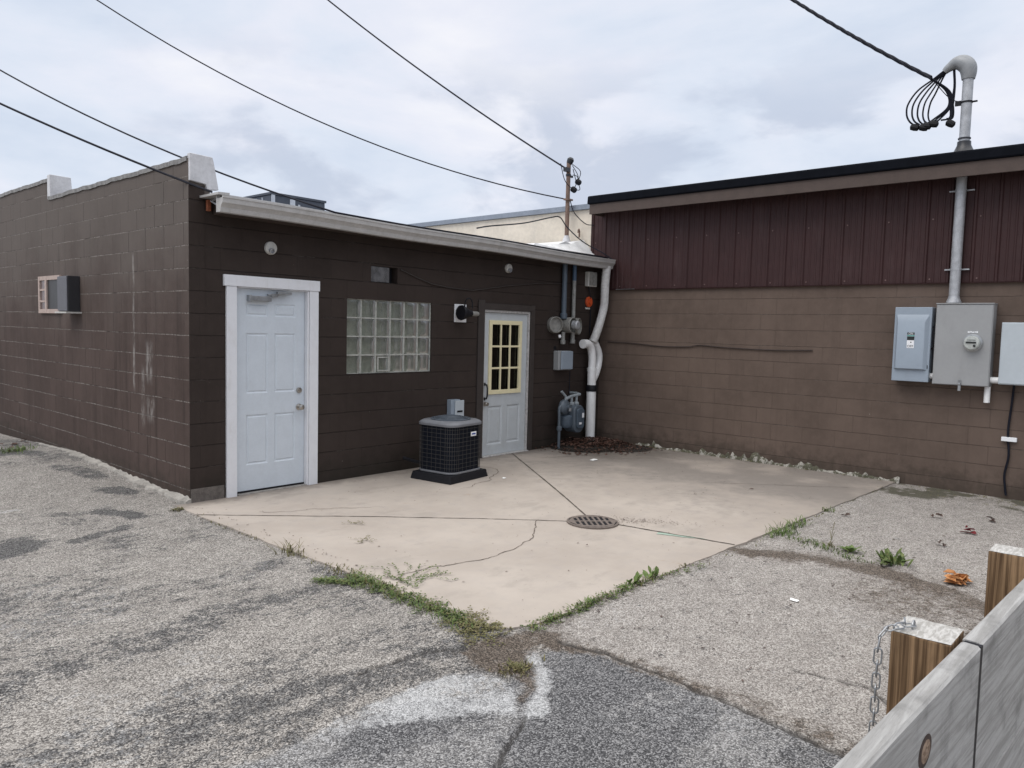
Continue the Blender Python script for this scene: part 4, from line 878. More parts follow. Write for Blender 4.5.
# painted-over cable clipped to the wall under the eave
wc = thing('wall_cable', (3.0, 0, 2.2), 'thin painted cable sagging along the brown wall beneath the eave', 'cable')
pts = [(2.43, -0.012, 2.30), (2.7, -0.012, 2.22), (2.9, -0.012, 2.17), (3.2, -0.012, 2.14), (3.6, -0.012, 2.13), (4.2, -0.012, 2.22), (4.9, -0.012, 2.30), (5.4, -0.012, 2.32)]
MB().tube(pts, 0.007, 6).build('cable_run', MT['brown_trim'], wc)

# ------------------------------------------------------------------ gas meter
gm = thing('gas_meter', (5.65, -0.18, 0), 'blue grey gas meter with round regulator and pipes beside the white drain pipe', 'gas meter')
m = MB(); y = -0.20
m.tube([(5.46, y, 0.0), (5.46, y, 0.2), (5.45, y, 0.55)], 0.021, 10); m.lathe([(0.034, 0), (0.04, 0.02), (0.034, 0.06), (0.02, 0.07)], (5.46, y, 0.28), (0, 0, 1), 10)
m.tube([(5.45, y, 0.55), (5.45, y, 0.62), (5.48, y, 0.65), (5.56, y, 0.655)], 0.022, 10); m.build('riser_pipe', MT['meterblue'], gm)
m = MB(); m.lathe([(0.05, 0.0), (0.105, 0.02), (0.118, 0.045), (0.118, 0.065), (0.105, 0.085), (0.05, 0.11), (0.03, 0.112), (0.03, 0.15), (0, 0.15)], (5.575, -0.14, 0.62), (0.1, -1, 0.05), 28); m.build('regulator', MT['meterblue'], gm)
m = MB(); m.tube([(5.58, -0.2, 0.70), (5.60, -0.2, 0.78), (5.52, -0.18, 0.86)], 0.020, 10); m.tube([(5.60, -0.2, 0.74), (5.72, -0.2, 0.78), (5.94, -0.2, 0.80)], 0.022, 10)
m.tube([(5.74, -0.2, 0.79), (5.745, -0.2, 0.66)], 0.020, 10); m.tube([(5.86, -0.2, 0.795), (5.86, -0.2, 0.66)], 0.020, 10); m.tube([(5.94, -0.2, 0.80), (5.97, -0.12, 0.81), (5.97, 0.0, 0.81)], 0.02, 10)
m.lathe([(0.034, 0), (0.04, 0.01), (0.04, 0.04), (0.034, 0.05)], (5.745, -0.2, 0.64), (0, 0, 1), 8); m.lathe([(0.034, 0), (0.04, 0.01), (0.04, 0.04), (0.034, 0.05)], (5.86, -0.2, 0.64), (0, 0, 1), 8)
m.build('pipework', plain('grey_gas_pipe', (0.26, 0.29, 0.31), 0.5, var=0.2, vs=20), gm)
def rrect(w, h, r, n=5):
    P = []
    for cx, cz, a0 in ((w / 2 - r, h / 2 - r, 0), (-w / 2 + r, h / 2 - r, 90), (-w / 2 + r, -h / 2 + r, 180), (w / 2 - r, -h / 2 + r, 270)):
        P += [(cx + r * math.cos(R(a0 + 90 * i / n)), cz + r * math.sin(R(a0 + 90 * i / n))) for i in range(n + 1)]
    return P
m = MB(); m.prism(rrect(0.24, 0.42, 0.10), lambda u, v, a: (5.80 + u, a, 0.44 + v), -0.30, -0.11); m.build('meter_body', MT['meterblue'], gm, bevel=0.015)
m = MB(); m.prism(rrect(0.17, 0.30, 0.05), lambda u, v, a: (5.815 + u, a, 0.45 + v), -0.325, -0.301); m.build('face_cover', MT['pipeblue'], gm, bevel=0.006)
MB().box(5.84, -0.3285, 0.46, 5.885, -0.3258, 0.53).build('sticker', MT['white_plate'], gm); MB().box(5.77, -0.3285, 0.36, 5.83, -0.3258, 0.39).build('sticker', MT['white_plate'], gm)
m = MB(); m.box(5.56, -0.305, 0.57, 5.60, -0.29, 0.615); m.build('tag', MT['galv'], gm)
m = MB(); m.lathe([(0.0, 0), (0.09, 0.01), (0.11, 0.05), (0.11, 0.17), (0.08, 0.2), (0, 0.2)], (5.66, -0.16, 0.30), (0, 0, 1), 20); m.build('lower_tank', MT['pipeblue'], gm)

gm.location.x -= 0.30; gm.scale = (0.95, 1.0, 0.94)
# ------------------------------------------------------------------ downspout: ribbed hose, elbows, PVC standpipe
ds = thing('drain_pipe', (6.08, -0.16, 0), 'white corner drain pipe of ribbed hose and twin elbows on a plastic standpipe', 'drain pipe')
sp = spline([(6.215, -0.19, 2.63), (6.20, -0.18, 2.40), (6.21, -0.17, 2.18), (6.21, -0.16, 2.02), (6.13, -0.15, 1.78), (6.05, -0.14, 1.60), (6.00, -0.13, 1.50)], 22)
MB().tube(sp, [0.060 + (0.004 if i % 2 else -0.002) for i in range(len(sp))], 16).build('ribbed_hose', MT['hose'], ds)
sp = spline([(5.75, -0.14, 1.475), (5.85, -0.14, 1.48), (5.94, -0.14, 1.42), (5.985, -0.14, 1.28), (5.985, -0.14, 1.10)], 8)
MB().tube(sp, 0.058, 16).lathe([(0.066, 0), (0.066, 0.05), (0.06, 0.052)], (5.74, -0.14, 1.475), (1, 0.0, 0.02), 16).build('elbow_pipe', MT['pvc'], ds)
sp = spline([(6.02, -0.10, 1.54), (6.12, -0.10, 1.46), (6.205, -0.10, 1.32), (6.20, -0.10, 1.17), (6.11, -0.12, 1.03), (6.02, -0.14, 0.95)], 8)
MB().tube(sp, 0.055, 16).build('elbow_pipe', MT['pvc'], ds)
m = MB(); m.tube([(5.985, -0.14, 1.12), (5.99, -0.14, 0.86)], 0.064, 18); m.lathe([(0.070, 0), (0.072, 0.05), (0.064, 0.055)], (5.987, -0.14, 1.07), (0, 0, 1), 18); m.build('tee_fitting', MT['pvc'], ds)
m = MB(); m.lathe([(0.076, 0), (0.080, 0.01), (0.080, 0.085), (0.076, 0.095)], (5.99, -0.14, 0.775), (0, 0, 1), 20); m.build('coupling', MT['black'], ds)
m = MB(); m.lathe([(0.070, 0.0), (0.070, 0.80)], (5.99, -0.14, -0.02), (0, 0, 1), 22); m.build('standpipe', MT['pvc'], ds)

# leaf litter heap at its foot
def leaf_quad(mb, c, s, rz, tilt, curl):
    M_ = Matrix.Translation(c) @ Matrix.Rotation(rz, 4, 'Z') @ Matrix.Rotation(tilt, 4, 'X')
    v = [M_ @ Vector(p) for p in ((-s, 0, 0), (-s * 0.3, -s * 0.45, curl), (s * 0.6, -s * 0.3, curl), (s, 0, curl * 0.3), (s * 0.6, s * 0.3, curl), (-s * 0.3, s * 0.45, curl))]
    mb.add(v, [(0, 1, 2, 3), (0, 3, 4, 5)])
lit = MB()
def heap_z(x, y):
    q = ((x - 5.72) / 0.72) ** 2 + ((y + 0.33) / 0.55) ** 2
    return 0.085 * max(0, 1 - q) * (0.6 + 0.8 * float(vnoise(np.array([x * 9.0]), np.array([y * 9.0]))[0]))
for i in range(1500):
    x = rnd.gauss(5.75, 0.36); y = min(-0.02, rnd.gauss(-0.38, 0.26)); x = min(x, L - 0.03)
    if ((x - 5.75) / 0.95) ** 2 + ((y + 0.36) / 0.75) ** 2 > 1.1: continue
    leaf_quad(lit, (x, y, heap_z(x, y) + 0.006 + rnd.random() * 0.012), rnd.uniform(0.012, 0.034), rnd.uniform(0, 6.3), rnd.uniform(-0.7, 0.7), rnd.uniform(0.002, 0.014))
for i in range(380):
    x = rnd.gauss(6.0, 0.22); y = rnd.gauss(-0.85, 0.16); x = min(x, L - 0.05)
    leaf_quad(lit, (x, y, 0.006 + rnd.random() * 0.012), rnd.uniform(0.01, 0.026), rnd.uniform(0, 6.3), rnd.uniform(-0.5, 0.5), rnd.uniform(0.001, 0.008))
tag(lit.build('leaf_litter', MT['dead'], smooth=0), 'heap of dead brown leaves around the foot of the white drain pipe', 'leaf litter', kind='stuff')
hm = MB(); nx_, ny_ = 44, 34; vs = []
for jy in range(ny_):
    for ix in range(nx_):
        x = 4.85 + (L - 0.03 - 4.85) * ix / (nx_ - 1); y = -1.2 + 1.19 * jy / (ny_ - 1)
        q = ((x - 6.02) / 0.42) ** 2 + ((y + 0.86) / 0.26) ** 2; wob = 0.5 * (float(vnoise(np.array([x * 7.0]), np.array([y * 7.0]))[0]) - 0.5)
        vs.append((x, y, -0.012 + max(heap_z(x, y) * 0.9, 0.028 * (1 - ss(np.array([q + wob]), 0.5, 1.3)[0]), 0.0)))
hm.add(vs, [(j * nx_ + i, j * nx_ + i + 1, (j + 1) * nx_ + i + 1, (j + 1) * nx_ + i) for j in range(ny_ - 1) for i in range(nx_ - 1)])
tag(hm.build('leaf_soil', MT['soil']), 'dark wet leaf mould spread over the patio corner', 'soil', kind='stuff')

# ------------------------------------------------------------------ condenser
cu = thing('air_conditioner_condenser', (2.63, -0.665, 0), 'square black wire guarded condenser with grey lid on a black plastic pad', 'air conditioner', rz=R(7))
m = MB(); m.add([(-0.36, -0.33, 0.0), (0.36, -0.33, 0.0), (0.36, 0.33, 0.0), (-0.36, 0.33, 0.0), (-0.34, -0.31, 0.085), (0.34, -0.31, 0.085), (0.34, 0.31, 0.085), (-0.34, 0.31, 0.085)], [(0, 3, 2, 1), (4, 5, 6, 7), (0, 1, 5, 4), (1, 2, 6, 5), (2, 3, 7, 6), (3, 0, 4, 7)])
m.build('pad', MT['black'], cu, bevel=0.008, local=True)
S = 0.60
def rsq(w, r, z, n=6): return [(x, y, z) for x, y in rrect(w, w, r, n)]
def stack(rings, mat, name, **k):
    m = MB(); n = len(rings[0]); [m.v.extend(r) for r in rings]
    m.f = [(i * n + j, i * n + (j + 1) % n, (i + 1) * n + (j + 1) % n, (i + 1) * n + j) for i in range(len(rings) - 1) for j in range(n)] + [tuple(range(n))[::-1], tuple(range((len(rings) - 1) * n, len(rings) * n))]
    return m.build(name, mat, cu, local=True, **k)
stack([rsq(S - 0.03, 0.11, 0.086), rsq(S - 0.03, 0.11, 0.60)], MT['accoil'], 'coil')
stack([rsq(S, 0.12, 0.088), rsq(S + 0.012, 0.125, 0.094), rsq(S + 0.012, 0.125, 0.106), rsq(S, 0.12, 0.111)], MT['acpale'], 'base_rim')
stack([rsq(S + 0.01, 0.12, 0.606), rsq(S + 0.025, 0.13, 0.610), rsq(S + 0.025, 0.13, 0.632), rsq(S + 0.0, 0.13, 0.648), rsq(S - 0.06, 0.13, 0.664)], MT['acpale'], 'lid')
m = MB(); per = rrect(S - 0.004, S - 0.004, 0.118, 6)
dense = []
for i in range(len(per)):
    a, b = Vector(per[i]), Vector(per[(i + 1) % len(per)]); n = max(1, int((b - a).length / 0.072)); dense += [a + (b - a) * k / n for k in range(n)]
for k in range(10): m.loop_tube([(p[0], p[1], 0.155 + k * 0.047) for p in per], 0.0022, 5)
for p in dense: m.tube([(p[0] * 1.004, p[1] * 1.004, 0.12), (p[0] * 1.004, p[1] * 1.004, 0.602)], 0.0022, 5)
m.build('wire_guard', MT['acguard'], cu, local=True)
m = MB()
m.lathe([(0.25, 0.0), (0.25, 0.012), (0.235, 0.016), (0.235, 0.0)], (0, 0, 0.662), n=36)
for k in range(9):
    r = 0.225 - 0.022 * k; m.loop_tube([(r * math.cos(2 * math.pi * i / 36), r * math.sin(2 * math.pi * i / 36), 0.672 + 0.03 * (1 - (r / 0.24) ** 2)) for i in range(36)], 0.004, 5)
for k in range(12):
    a = 2 * math.pi * k / 12; m.tube([(0.245 * math.cos(a), 0.245 * math.sin(a), 0.672), (0.13 * math.cos(a), 0.13 * math.sin(a), 0.692), (0.03 * math.cos(a), 0.03 * math.sin(a), 0.70)], 0.004, 5)
m.lathe([(0.0, 0), (0.07, 0.0), (0.07, 0.006), (0, 0.01)], (0, 0, 0.700), n=20)
m.build('fan_guard', MT['fanblue'], cu, local=True)
MB().lathe([(0.234, 0), (0.234, 0.004), (0, 0.004)], (0, 0, 0.6655), n=36).build('fan_well', MT['black'], cu, local=True)
lb = MB(); lb.box(0.03, -0.312, 0.490, 0.125, -0.302, 0.538); lbo = lb.build('label_plate', MT['white_plate'], cu, local=True)
MB().box(0.042, -0.3135, 0.506, 0.112, -0.3122, 0.523).build('blue_lettering', MT['bluetext'], lbo, local=True)
m = MB(); m.tube([(-0.2, 0.27, 0.16), (-0.2, 0.40, 0.16), (-0.2, 0.60, 0.18)], 0.02, 8); m.build('line_set', MT['black'], cu, local=True)

cu.scale = (0.93, 0.87, 0.985)
# ------------------------------------------------------------------ service equipment on the long wall
sw = thing('safety_switch', (L - 0.1, -4.38, 1.6), 'blue grey safety switch box with an on and off label, left of the meter cabinet', 'electrical box', 'service boxes on the tan wall')
x = L
MB().box(x - 0.17, -4.568, 1.185, x - 0.001, -4.188, 2.018).build('case', MT['boxblue'], sw, bevel=0.006)
# raised pan of the door with bevelled edges
m = MB(); a0, a1, b0, b1 = -4.545, -4.210, 1.315, 1.935; i = 0.035
r0 = [(x - 0.171, a1, b0), (x - 0.171, a0, b0), (x - 0.171, a0, b1), (x - 0.171, a1, b1)]; r1 = [(x - 0.205, a1 - 0.02, b0 + 0.012), (x - 0.205, a0 + i, b0 + 0.012), (x - 0.205, a0 + i, b1 - 0.085), (x - 0.205, a1 - 0.02, b1 - 0.085)]
m.add(r0 + r1, [(4, 5, 6, 7)] + [(k, (k + 1) % 4, 4 + (k + 1) % 4, 4 + k) for k in range(4)]); m.build('door', MT['boxblue'], sw, bevel=0.006)
lab = MB().box(x - 0.2068, -4.412, 1.560, x - 0.2055, -4.338, 1.735).build('switch_label', MT['white_plate'], sw)
m = MB(); m.box(x - 0.2076, -4.412, 1.708, x - 0.2070, -4.338, 1.735); m.box(x - 0.2076, -4.412, 1.648, x - 0.2070, -4.338, 1.690); m.box(x - 0.2076, -4.385, 1.618, x - 0.2070, -4.373, 1.630); m.build('black_band', MT['blacktext'], lab, smooth=0)
MB().box(x - 0.2076, -4.412, 1.692, x - 0.2070, -4.338, 1.704).build('green_band', MT['greentext'], lab, smooth=0)
tf = lambda cz: (lambda u, v, d: (x - 0.2084 - d * 0.3, -4.375 - u, cz + v))
text_mesh('lettering', 'ON', 0.030, tf(1.7215), MT['white_plate'], lab); text_mesh('lettering', 'OFF', 0.036, tf(1.580), MT['blacktext'], lab)
m = MB(); m.tube([(x - 0.12, -4.570, 1.80), (x - 0.13, -4.588, 1.80), (x - 0.14, -4.592, 1.70), (x - 0.14, -4.592, 1.58), (x - 0.13, -4.572, 1.55)], 0.010, 8); m.build('handle', MT['black'], sw)
MB().box(x - 0.1735, -4.555, 1.335, x - 0.1715, -4.548, 1.375).build('latch', MT['black'], sw)
MB().tube([(x - 0.09, -4.568, 1.255), (x - 0.09, -4.609, 1.255)], 0.032, 14).build('nipple', MT['pvc'], sw)

mc = thing('meter_cabinet', (L - 0.14, -4.9, 1.6), 'tall grey electric meter cabinet with a round glass meter', 'electrical box', 'service boxes on the tan wall')
MB().box(x - 0.172, -5.150, 1.172, x - 0.001, -4.608, 2.050).build('case', MT['boxgrey'], mc, bevel=0.004)
MB().box(x - 0.180, -5.142, 1.179, x - 0.1725, -4.616, 2.042).build('cover', MT['boxgrey'], mc, bevel=0.003)
MB().box(x - 0.187, -5.154, 2.0505, x - 0.001, -4.604, 2.061).build('rain_lip', MT['boxgrey'], mc, bevel=0.002)
mcx, mcy, mcz = x - 0.1805, -4.980, 1.634
mt_ = MB().lathe([(0.086, 0), (0.086, 0.018), (0.078, 0.022), (0.076, 0.075), (0.066, 0.088), (0.0, 0.092)], (mcx, mcy, mcz), (-1, 0, 0), 32)
mtr = mt_.build('meter', plain('meter_glass_cover', (0.42, 0.44, 0.42), 0.12, var=0.2, vs=25), mc)
m = MB(); m.box(mcx - 0.0955, mcy - 0.045, mcz - 0.004, mcx - 0.0925, mcy + 0.05, mcz + 0.014); m.box(mcx - 0.0955, mcy - 0.04, mcz + 0.03, mcx - 0.0925, mcy + 0.04, mcz + 0.034); m.lathe([(0.013, 0), (0.013, 0.004), (0, 0.004)], (mcx - 0.092, mcy - 0.030, mcz - 0.030), (-1, 0, 0), 12); m.build('dial', MT['blacktext'], mtr)
m = MB(); m.lathe([(0.091, 0), (0.093, 0.008), (0.093, 0.02), (0.087, 0.022)], (mcx, mcy, mcz), (-1, 0, 0), 32); m.build('meter_ring', MT['steel'], mtr)
m = MB(); yy = -5.020
for k, wd in enumerate((0.016, 0.012, 0.018, 0.014, 0.02)): m.box(mcx - 0.0025, yy, mcz + 0.108 + 0.003 * (k % 2), mcx - 0.0003, yy + wd, mcz + 0.126 - 0.002 * (k % 3)); yy += wd + 0.004
m.build('marking', MT['white_plate'], mc, smooth=0)
m = MB(); m.lathe([(0.012, 0), (0.012, 0.02), (0, 0.022)], (x - 0.187, -4.88, 1.190), (-1, 0, 0), 10); m.box(x - 0.195, -4.893, 1.115, x - 0.181, -4.867, 1.173); m.loop_tube([(x - 0.189, -4.88 + 0.013 * math.cos(a * 0.5236), 1.215 + 0.018 * math.sin(a * 0.5236)) for a in range(12)], 0.004, 5); m.build('padlock', MT['galv_chain'], mc)
m = MB(); m.tube([(x - 0.08, -5.125, 1.172), (x - 0.08, -5.125, 1.0)], 0.030, 12); m.build('conduit_stub', MT['pvc'], mc)
MB().tube([(x - 0.09, -5.150, 1.245), (x - 0.09, -5.23, 1.245)], 0.034, 14).build('nipple', MT['pvc'], mc)

pb = thing('breaker_panel', (L - 0.1, -5.5, 1.5), 'pale grey breaker panel on the tan wall cut off at the edge of the picture', 'electrical box', 'service boxes on the tan wall')
MB().box(x - 0.18, -5.80, 1.208, x - 0.001, -5.232, 1.858).build('case', MT['boxpale'], pb, bevel=0.006)
MB().box(x - 0.188, -5.79, 1.218, x - 0.1805, -5.24, 1.848).build('cover', MT['boxpale'], pb, bevel=0.004)
MB().tube([(x - 0.10, -5.45, 1.858), (x - 0.10, -5.45, 2.6), (x - 0.10, -5.45, 3.43)], 0.028, 14).build('riser_conduit', MT['pvc'], pb)
m = MB(); m.tube(spline([(x - 0.05, -5.36, 1.208), (x - 0.02, -5.345, 1.0), (x - 0.02, -5.33, 0.70), (x - 0.02, -5.35, 0.45), (x - 0.02, -5.325, 0.25), (x - 0.02, -5.335, 0.12), (x - 0.02, -5.35, 0.02)], 8), 0.011, 8); m.build('cable', MT['wire'], pb)
MB().box(x - 0.045, -5.415, 0.60, x - 0.001, -5.275, 0.645).build('cable_plate', MT['white_plate'], pb, bevel=0.004)

ms = thing('service_mast', (L - 0.10, -4.755, 2.06), 'galvanised service mast with a curved weatherhead rising through the roof edge', 'service mast')
mx, my = L - 0.10, -4.755
MB().tube([(mx, my, 2.066), (mx, my, 4.48)], 0.052, 20).build('pipe', MT['galv'], ms)
m = MB(); m.lathe([(0.075, 0), (0.07, 0.02), (0.058, 0.05), (0.056, 0.07)], (mx, my, 2.0665), (0, 0, 1), 18); m.build('hub', MT['galv'], ms)
m = MB(); m.lathe([(0.12, 0), (0.095, 0.03), (0.068, 0.09), (0.066, 0.13)], (mx, my, 3.665), (0, 0, 1), 20); m.lathe([(0.062, 0), (0.062, 0.014)], (mx, my, 3.82), (0, 0, 1), 18); m.build('roof_boot', MT['blackmetal'], ms)
for z in (3.27, 2.42):
    m = MB(); m.lathe([(0.056, 0), (0.056, 0.022)], (mx, my, z), (0, 0, 1), 18); m.box(x - 0.06, my - 0.12, z + 0.004, x - 0.03, my + 0.12, z + 0.018); m.box(x - 0.10, my - 0.05, z + 0.004, x - 0.05, my + 0.05, z + 0.018); m.build('strap', MT['galv'], ms)
m = MB(); sp = spline([(mx, my, 4.45), (mx, my, 4.52), (mx, my + 0.015, 4.585), (mx, my + 0.06, 4.63), (mx, my + 0.125, 4.64), (mx, my + 0.19, 4.61), (mx, my + 0.235, 4.575)], 6)
rr_ = [0.064 + 0.022 * math.sin(min(1, i / (len(sp) - 1) * 1.25) * math.pi / 1.0) * (1 if i < len(sp) * 0.8 else 1) - (0.030 * max(0, (i / (len(sp) - 1) - 0.6) / 0.4)) for i in range(len(sp))]
m.tube(sp, rr_, 18); m.build('weatherhead', plain('cast_aluminium', (0.26, 0.27, 0.28), 0.5, 0.3, var=0.1), ms, smooth=60)
m = MB(); m.lathe([(0.058, 0), (0.058, 0.018)], (mx, my, 4.20), (0, 0, 1), 18); m.box(mx - 0.012, my + 0.05, 4.185, mx + 0.012, my + 0.11, 4.235); m.box(mx - 0.01, my - 0.10, 4.20, mx + 0.01, my - 0.05, 4.215); m.build('clamp', MT['black'], ms)

# conductors looping between the weatherhead and the service drop
dl = thing('service_drop_cable', (mx, -4.40, 4.3), 'twisted black service drop cable with looped splices at the weatherhead', 'cable')
m = MB(); E1 = (L - 0.2, -4.42, 4.50)
for k in range(7):
    y0 = my + 0.235 - 0.008 * k; dx = 0.02 * (k - 2)
    if k < 5: pts = [(mx, y0, 4.59), (mx + dx * 0.6, y0 + 0.10 - 0.012 * k, 4.51), (mx + dx, -4.275 - 0.040 * k, 4.41 - 0.01 * k), (mx + dx, -4.185 - 0.052 * k, 4.28), (mx + dx, -4.175 - 0.050 * k, 4.17), (mx + dx * 0.6, -4.205 - 0.046 * k, 4.09), (mx, -4.265 - 0.040 * k, 4.035 + 0.008 * (k % 2))]
    else: pts = [(mx, y0 - 0.05, 4.58), (mx + 0.02, y0 - 0.06, 4.40), (mx + 0.02, -4.60 - 0.02 * (k - 5), 4.20), (mx, -4.61, 4.04)]
    m.tube(spline(pts, 8), 0.0095, 6)
for k in range(5): m.tube(spline([(E1[0], E1[1], E1[2]), (mx, -4.55 - 0.008 * k, 4.36), (mx + 0.015, -4.575 - 0.012 * k, 4.20), (mx + 0.01 * k, -4.50 - 0.03 * k + (0.06 if k < 3 else 0), 4.08), (mx, -4.35 - 0.055 * k, 4.035 + 0.008 * k)], 8), 0.0095, 6)
m.tube(spline([E1, (mx, -4.58, 4.29), (mx, my + 0.06, 4.22)], 6), 0.005, 6)
m.build('loop', MT['wire'], dl)
for (yy, zz, tl) in ((-4.255, 4.03, 0.5), (-4.345, 4.01, 0.2), (-4.375, 4.02, -0.1), (-4.445, 4.035, -0.3), (-4.615, 4.025, -1.4)):
    m = MB(); m.lathe([(0.014, 0), (0.036, 0.012), (0.040, 0.05), (0.034, 0.085), (0.014, 0.095)], (mx, yy + 0.045, zz + 0.01), (0.1, -1, -0.2 - 0.3 * abs(tl)), 10); m.build('splice', MT['black'], dl)
def wire_pts(P0, P1, sag_, ext=0.0, n=50):
    P0, P1 = Vector(P0), Vector(P1); out = []
    for i in range(n + 1):
        t = -ext + (1 + ext) * i / n; p = P0 + (P1 - P0) * t; p.z -= 4 * sag_ * t * (1 - t); out.append(p)
    return out
E0 = (6.85, -2.75, 5.87)
W_ = wire_pts(E0, E1, 0.02, 4.0, 110)
m = MB()
for k in range(3):
    pts = []; d0 = 0
    for i, p in enumerate(W_):
        if i: d0 += (W_[i] - W_[i - 1]).length
        a = d0 * 11 + 2.094 * k; pts.append((p.x + 0.013 * math.cos(a), p.y, p.z + 0.013 * math.sin(a) + 0.003))
    fine_ = []
    m.tube(pts, 0.0145, 6)
m.build('twisted_run', MT['wire'], dl)

# ------------------------------------------------------------------ roof mast and overhead wires
px_, py_ = 6.235, 0.60
rm = thing('roof_mast', (px_, py_, 2.9), 'thin rusty brown mast pipe on the flat roof carrying overhead wires', 'mast')
MB().tube([(px_, py_, 2.80), (px_, py_, 4.25)], 0.033, 14).build('pipe', MT['poleiron'], rm)
m = MB(); m.lathe([(0.04, 0), (0.05, 0.03), (0.055, 0.07), (0.035, 0.10), (0, 0.105)], (px_ + 0.005, py_, 4.22), (0.3, -0.25, 1), 14); m.build('weatherhead', MT['blackmetal'], rm)
m = MB(); m.box(px_ - 0.12, py_ - 0.05, 4.09, px_ - 0.02, py_ + 0.01, 4.15); m.lathe([(0.042, 0), (0.042, 0.03)], (px_, py_, 4.035), (0, 0, 1), 12); m.box(px_ + 0.02, py_ - 0.03, 4.02, px_ + 0.08, py_, 4.05); m.build('clamp', MT['blackmetal'], rm)
m = MB()
for (a, b, c) in (((px_ + 0.04, 4.22), (px_ + 0.22, 4.14), (px_ + 0.20, 4.00)), ((px_ + 0.04, 4.20), (px_ + 0.15, 4.08), (px_ + 0.20, 3.98)), ((px_ + 0.06, 4.06), (px_ + 0.14, 4.05), (px_ + 0.19, 4.0)), ((px_ + 0.2, 3.97), (px_ + 0.22, 3.86), (px_ + 0.10, 3.84)), ((px_ + 0.06, 4.15), (px_ + 0.12, 3.95), (px_ + 0.09, 3.86)), ((px_ - 0.25, 4.18), (px_ - 0.16, 3.94), (px_ + 0.07, 3.83))):
    m.tube(spline([(a[0], py_ - 0.04, a[1]), (b[0], py_ - 0.06, b[1]), (c[0], py_ - 0.05, c[1])], 8), 0.006, 6)
m.build('loop', MT['wire'], rm)
m = MB(); m.lathe([(0.02, 0), (0.045, 0.02), (0.045, 0.08), (0.02, 0.10)], (px_ + 0.14, py_ - 0.05, 3.98), (1, 0, -0.2), 10); m.build('splice', MT['black'], rm); m = MB(); m.lathe([(0.02, 0), (0.045, 0.02), (0.045, 0.08), (0.02, 0.10)], (px_ + 0.03, py_ - 0.05, 3.85), (1, 0, -0.25), 10); m.build('splice', MT['black'], rm)
m = MB(); m.box(px_ - 0.07, py_ - 0.05, 3.665, px_ + 0.07, py_ + 0.03, 3.69); m.build('bracket', MT['poleiron'], rm)
m = MB(); m.lathe([(0.11, 0), (0.09, 0.06), (0.05, 0.16), (0.036, 0.2)], (px_, py_ - 0.0, 2.93), (0, 0, 1), 14); m.build('boot', MT['flash'], rm)

def wire(P0, P1, sag_, r, ext, label, tail=()):
    pts = wire_pts(P0, P1, sag_, ext) + [Vector(p) for p in tail]
    o = MB().tube(pts, r, 6).build('overhead_wire', MT['wire'], smooth=60)
    return tag(o, label, 'wire', 'overhead wires')
def lip(x): return (x, -0.262 + 0.105 * (x - 0.125) / 6.185 - 0.118, 2.618 + sag(x) + 0.006 * math.sin(x * 2.1) + 0.147)
wire((-0.255, 4.499, 4.708), lip(1.30), 0.115, 0.0095, 2.5, 'black overhead wire landing near the roof corner and running on along the gutter', tail=[lip(1.30 + 0.4 * q) for q in range(1, 13)])
wire((-0.97, 1.76, 3.655), (0.118, -0.20, 2.800), 0.02, 0.010, 5.0, 'lowest black overhead wire crossing the side wall to the roof corner')
wire((1.301, 5.669, 6.367), (px_ - 0.03, py_, 3.68), 0.40, 0.0095, 1.5, 'long sagging overhead wire tied halfway up the roof mast')
wire((4.695, 4.755, 7.245), (px_ - 0.10, py_ - 0.03, 4.13), 0.08, 0.0125, 2.5, 'steep overhead wire dropping to the top of the roof mast')
lw = MB().tube(spline([(3.35, -0.30, 2.85), (4.0, 0.1, 2.98), (5.0, 0.4, 3.16), (5.75, 0.55, 3.34), (6.0, py_ - 0.04, 3.38), (6.06, 0.45, 3.22), (6.13, 0.2, 3.0), (6.22, -0.1, 2.83), (6.28, -0.25, 2.72)], 8), 0.009, 6).build('roof_cable', MT['wire'])
tag(lw, 'thin black cable looping over the roof edge past the mast foot', 'cable')
lw = MB().tube(spline([(px_ + 0.02, py_ - 0.03, 3.67), (6.28, 0.5, 3.48), (6.30, 0.3, 3.30), (6.34, 0.16, 3.27)], 8), 0.007, 6).build('tie_cable', MT['wire'])
tag(lw, 'short slack cable from the roof mast to the maroon siding corner', 'cable')
rc = MB().tube(spline([(L - 0.012, -0.15, 1.510), (L - 0.014, -0.6, 1.500), (L - 0.014, -1.05, 1.472), (L - 0.014, -1.5, 1.478), (L - 0.014, -1.68, 1.505), (L - 0.014, -2.1, 1.485), (L - 0.014, -2.7, 1.475), (L - 0.014, -3.22, 1.490)], 8), 0.0075, 8).build('cable', plain('painted_cable', (0.05, 0.038, 0.034), 0.7, spec=0.2))
tag(rc, 'slack dark cable stapled across the middle of the tan block wall', 'cable')

# ------------------------------------------------------------------ footing strip and mortar fillets at the wall feet
m = MB(); n = 200; vs = []
for i in range(n + 1):
    y = -0.02 + 4.3 * i / n; a = float(fbm(np.array([y]), np.array([2.0]), 4.0)[0]); b2 = float(vnoise(np.array([y * 19.0]), np.array([8.0]))[0]); wd = 0.02 + 0.10 * a * min(1, (4.4 - y) / 1.5) * (0.5 + b2); g0 = gz(-0.05, y); h = max(0.006, 0.034 - 0.008 * y) * (0.2 + a + 0.5 * b2)
    vs += [(-wd, y, g0 - 0.03), (-wd + 0.012, y, g0 + h * 0.8), (-0.02, y, g0 + h * 1.25), (0.004, y, g0 + h * 1.5), (0.004, y, g0 - 0.03)]
m.add(vs, [(i * 5 + k, i * 5 + k + 1, (i + 1) * 5 + k + 1, (i + 1) * 5 + k) for i in range(n) for k in range(4)] + [(0, 1, 2, 3, 4), (n * 5 + 4, n * 5 + 3, n * 5 + 2, n * 5 + 1, n * 5)])
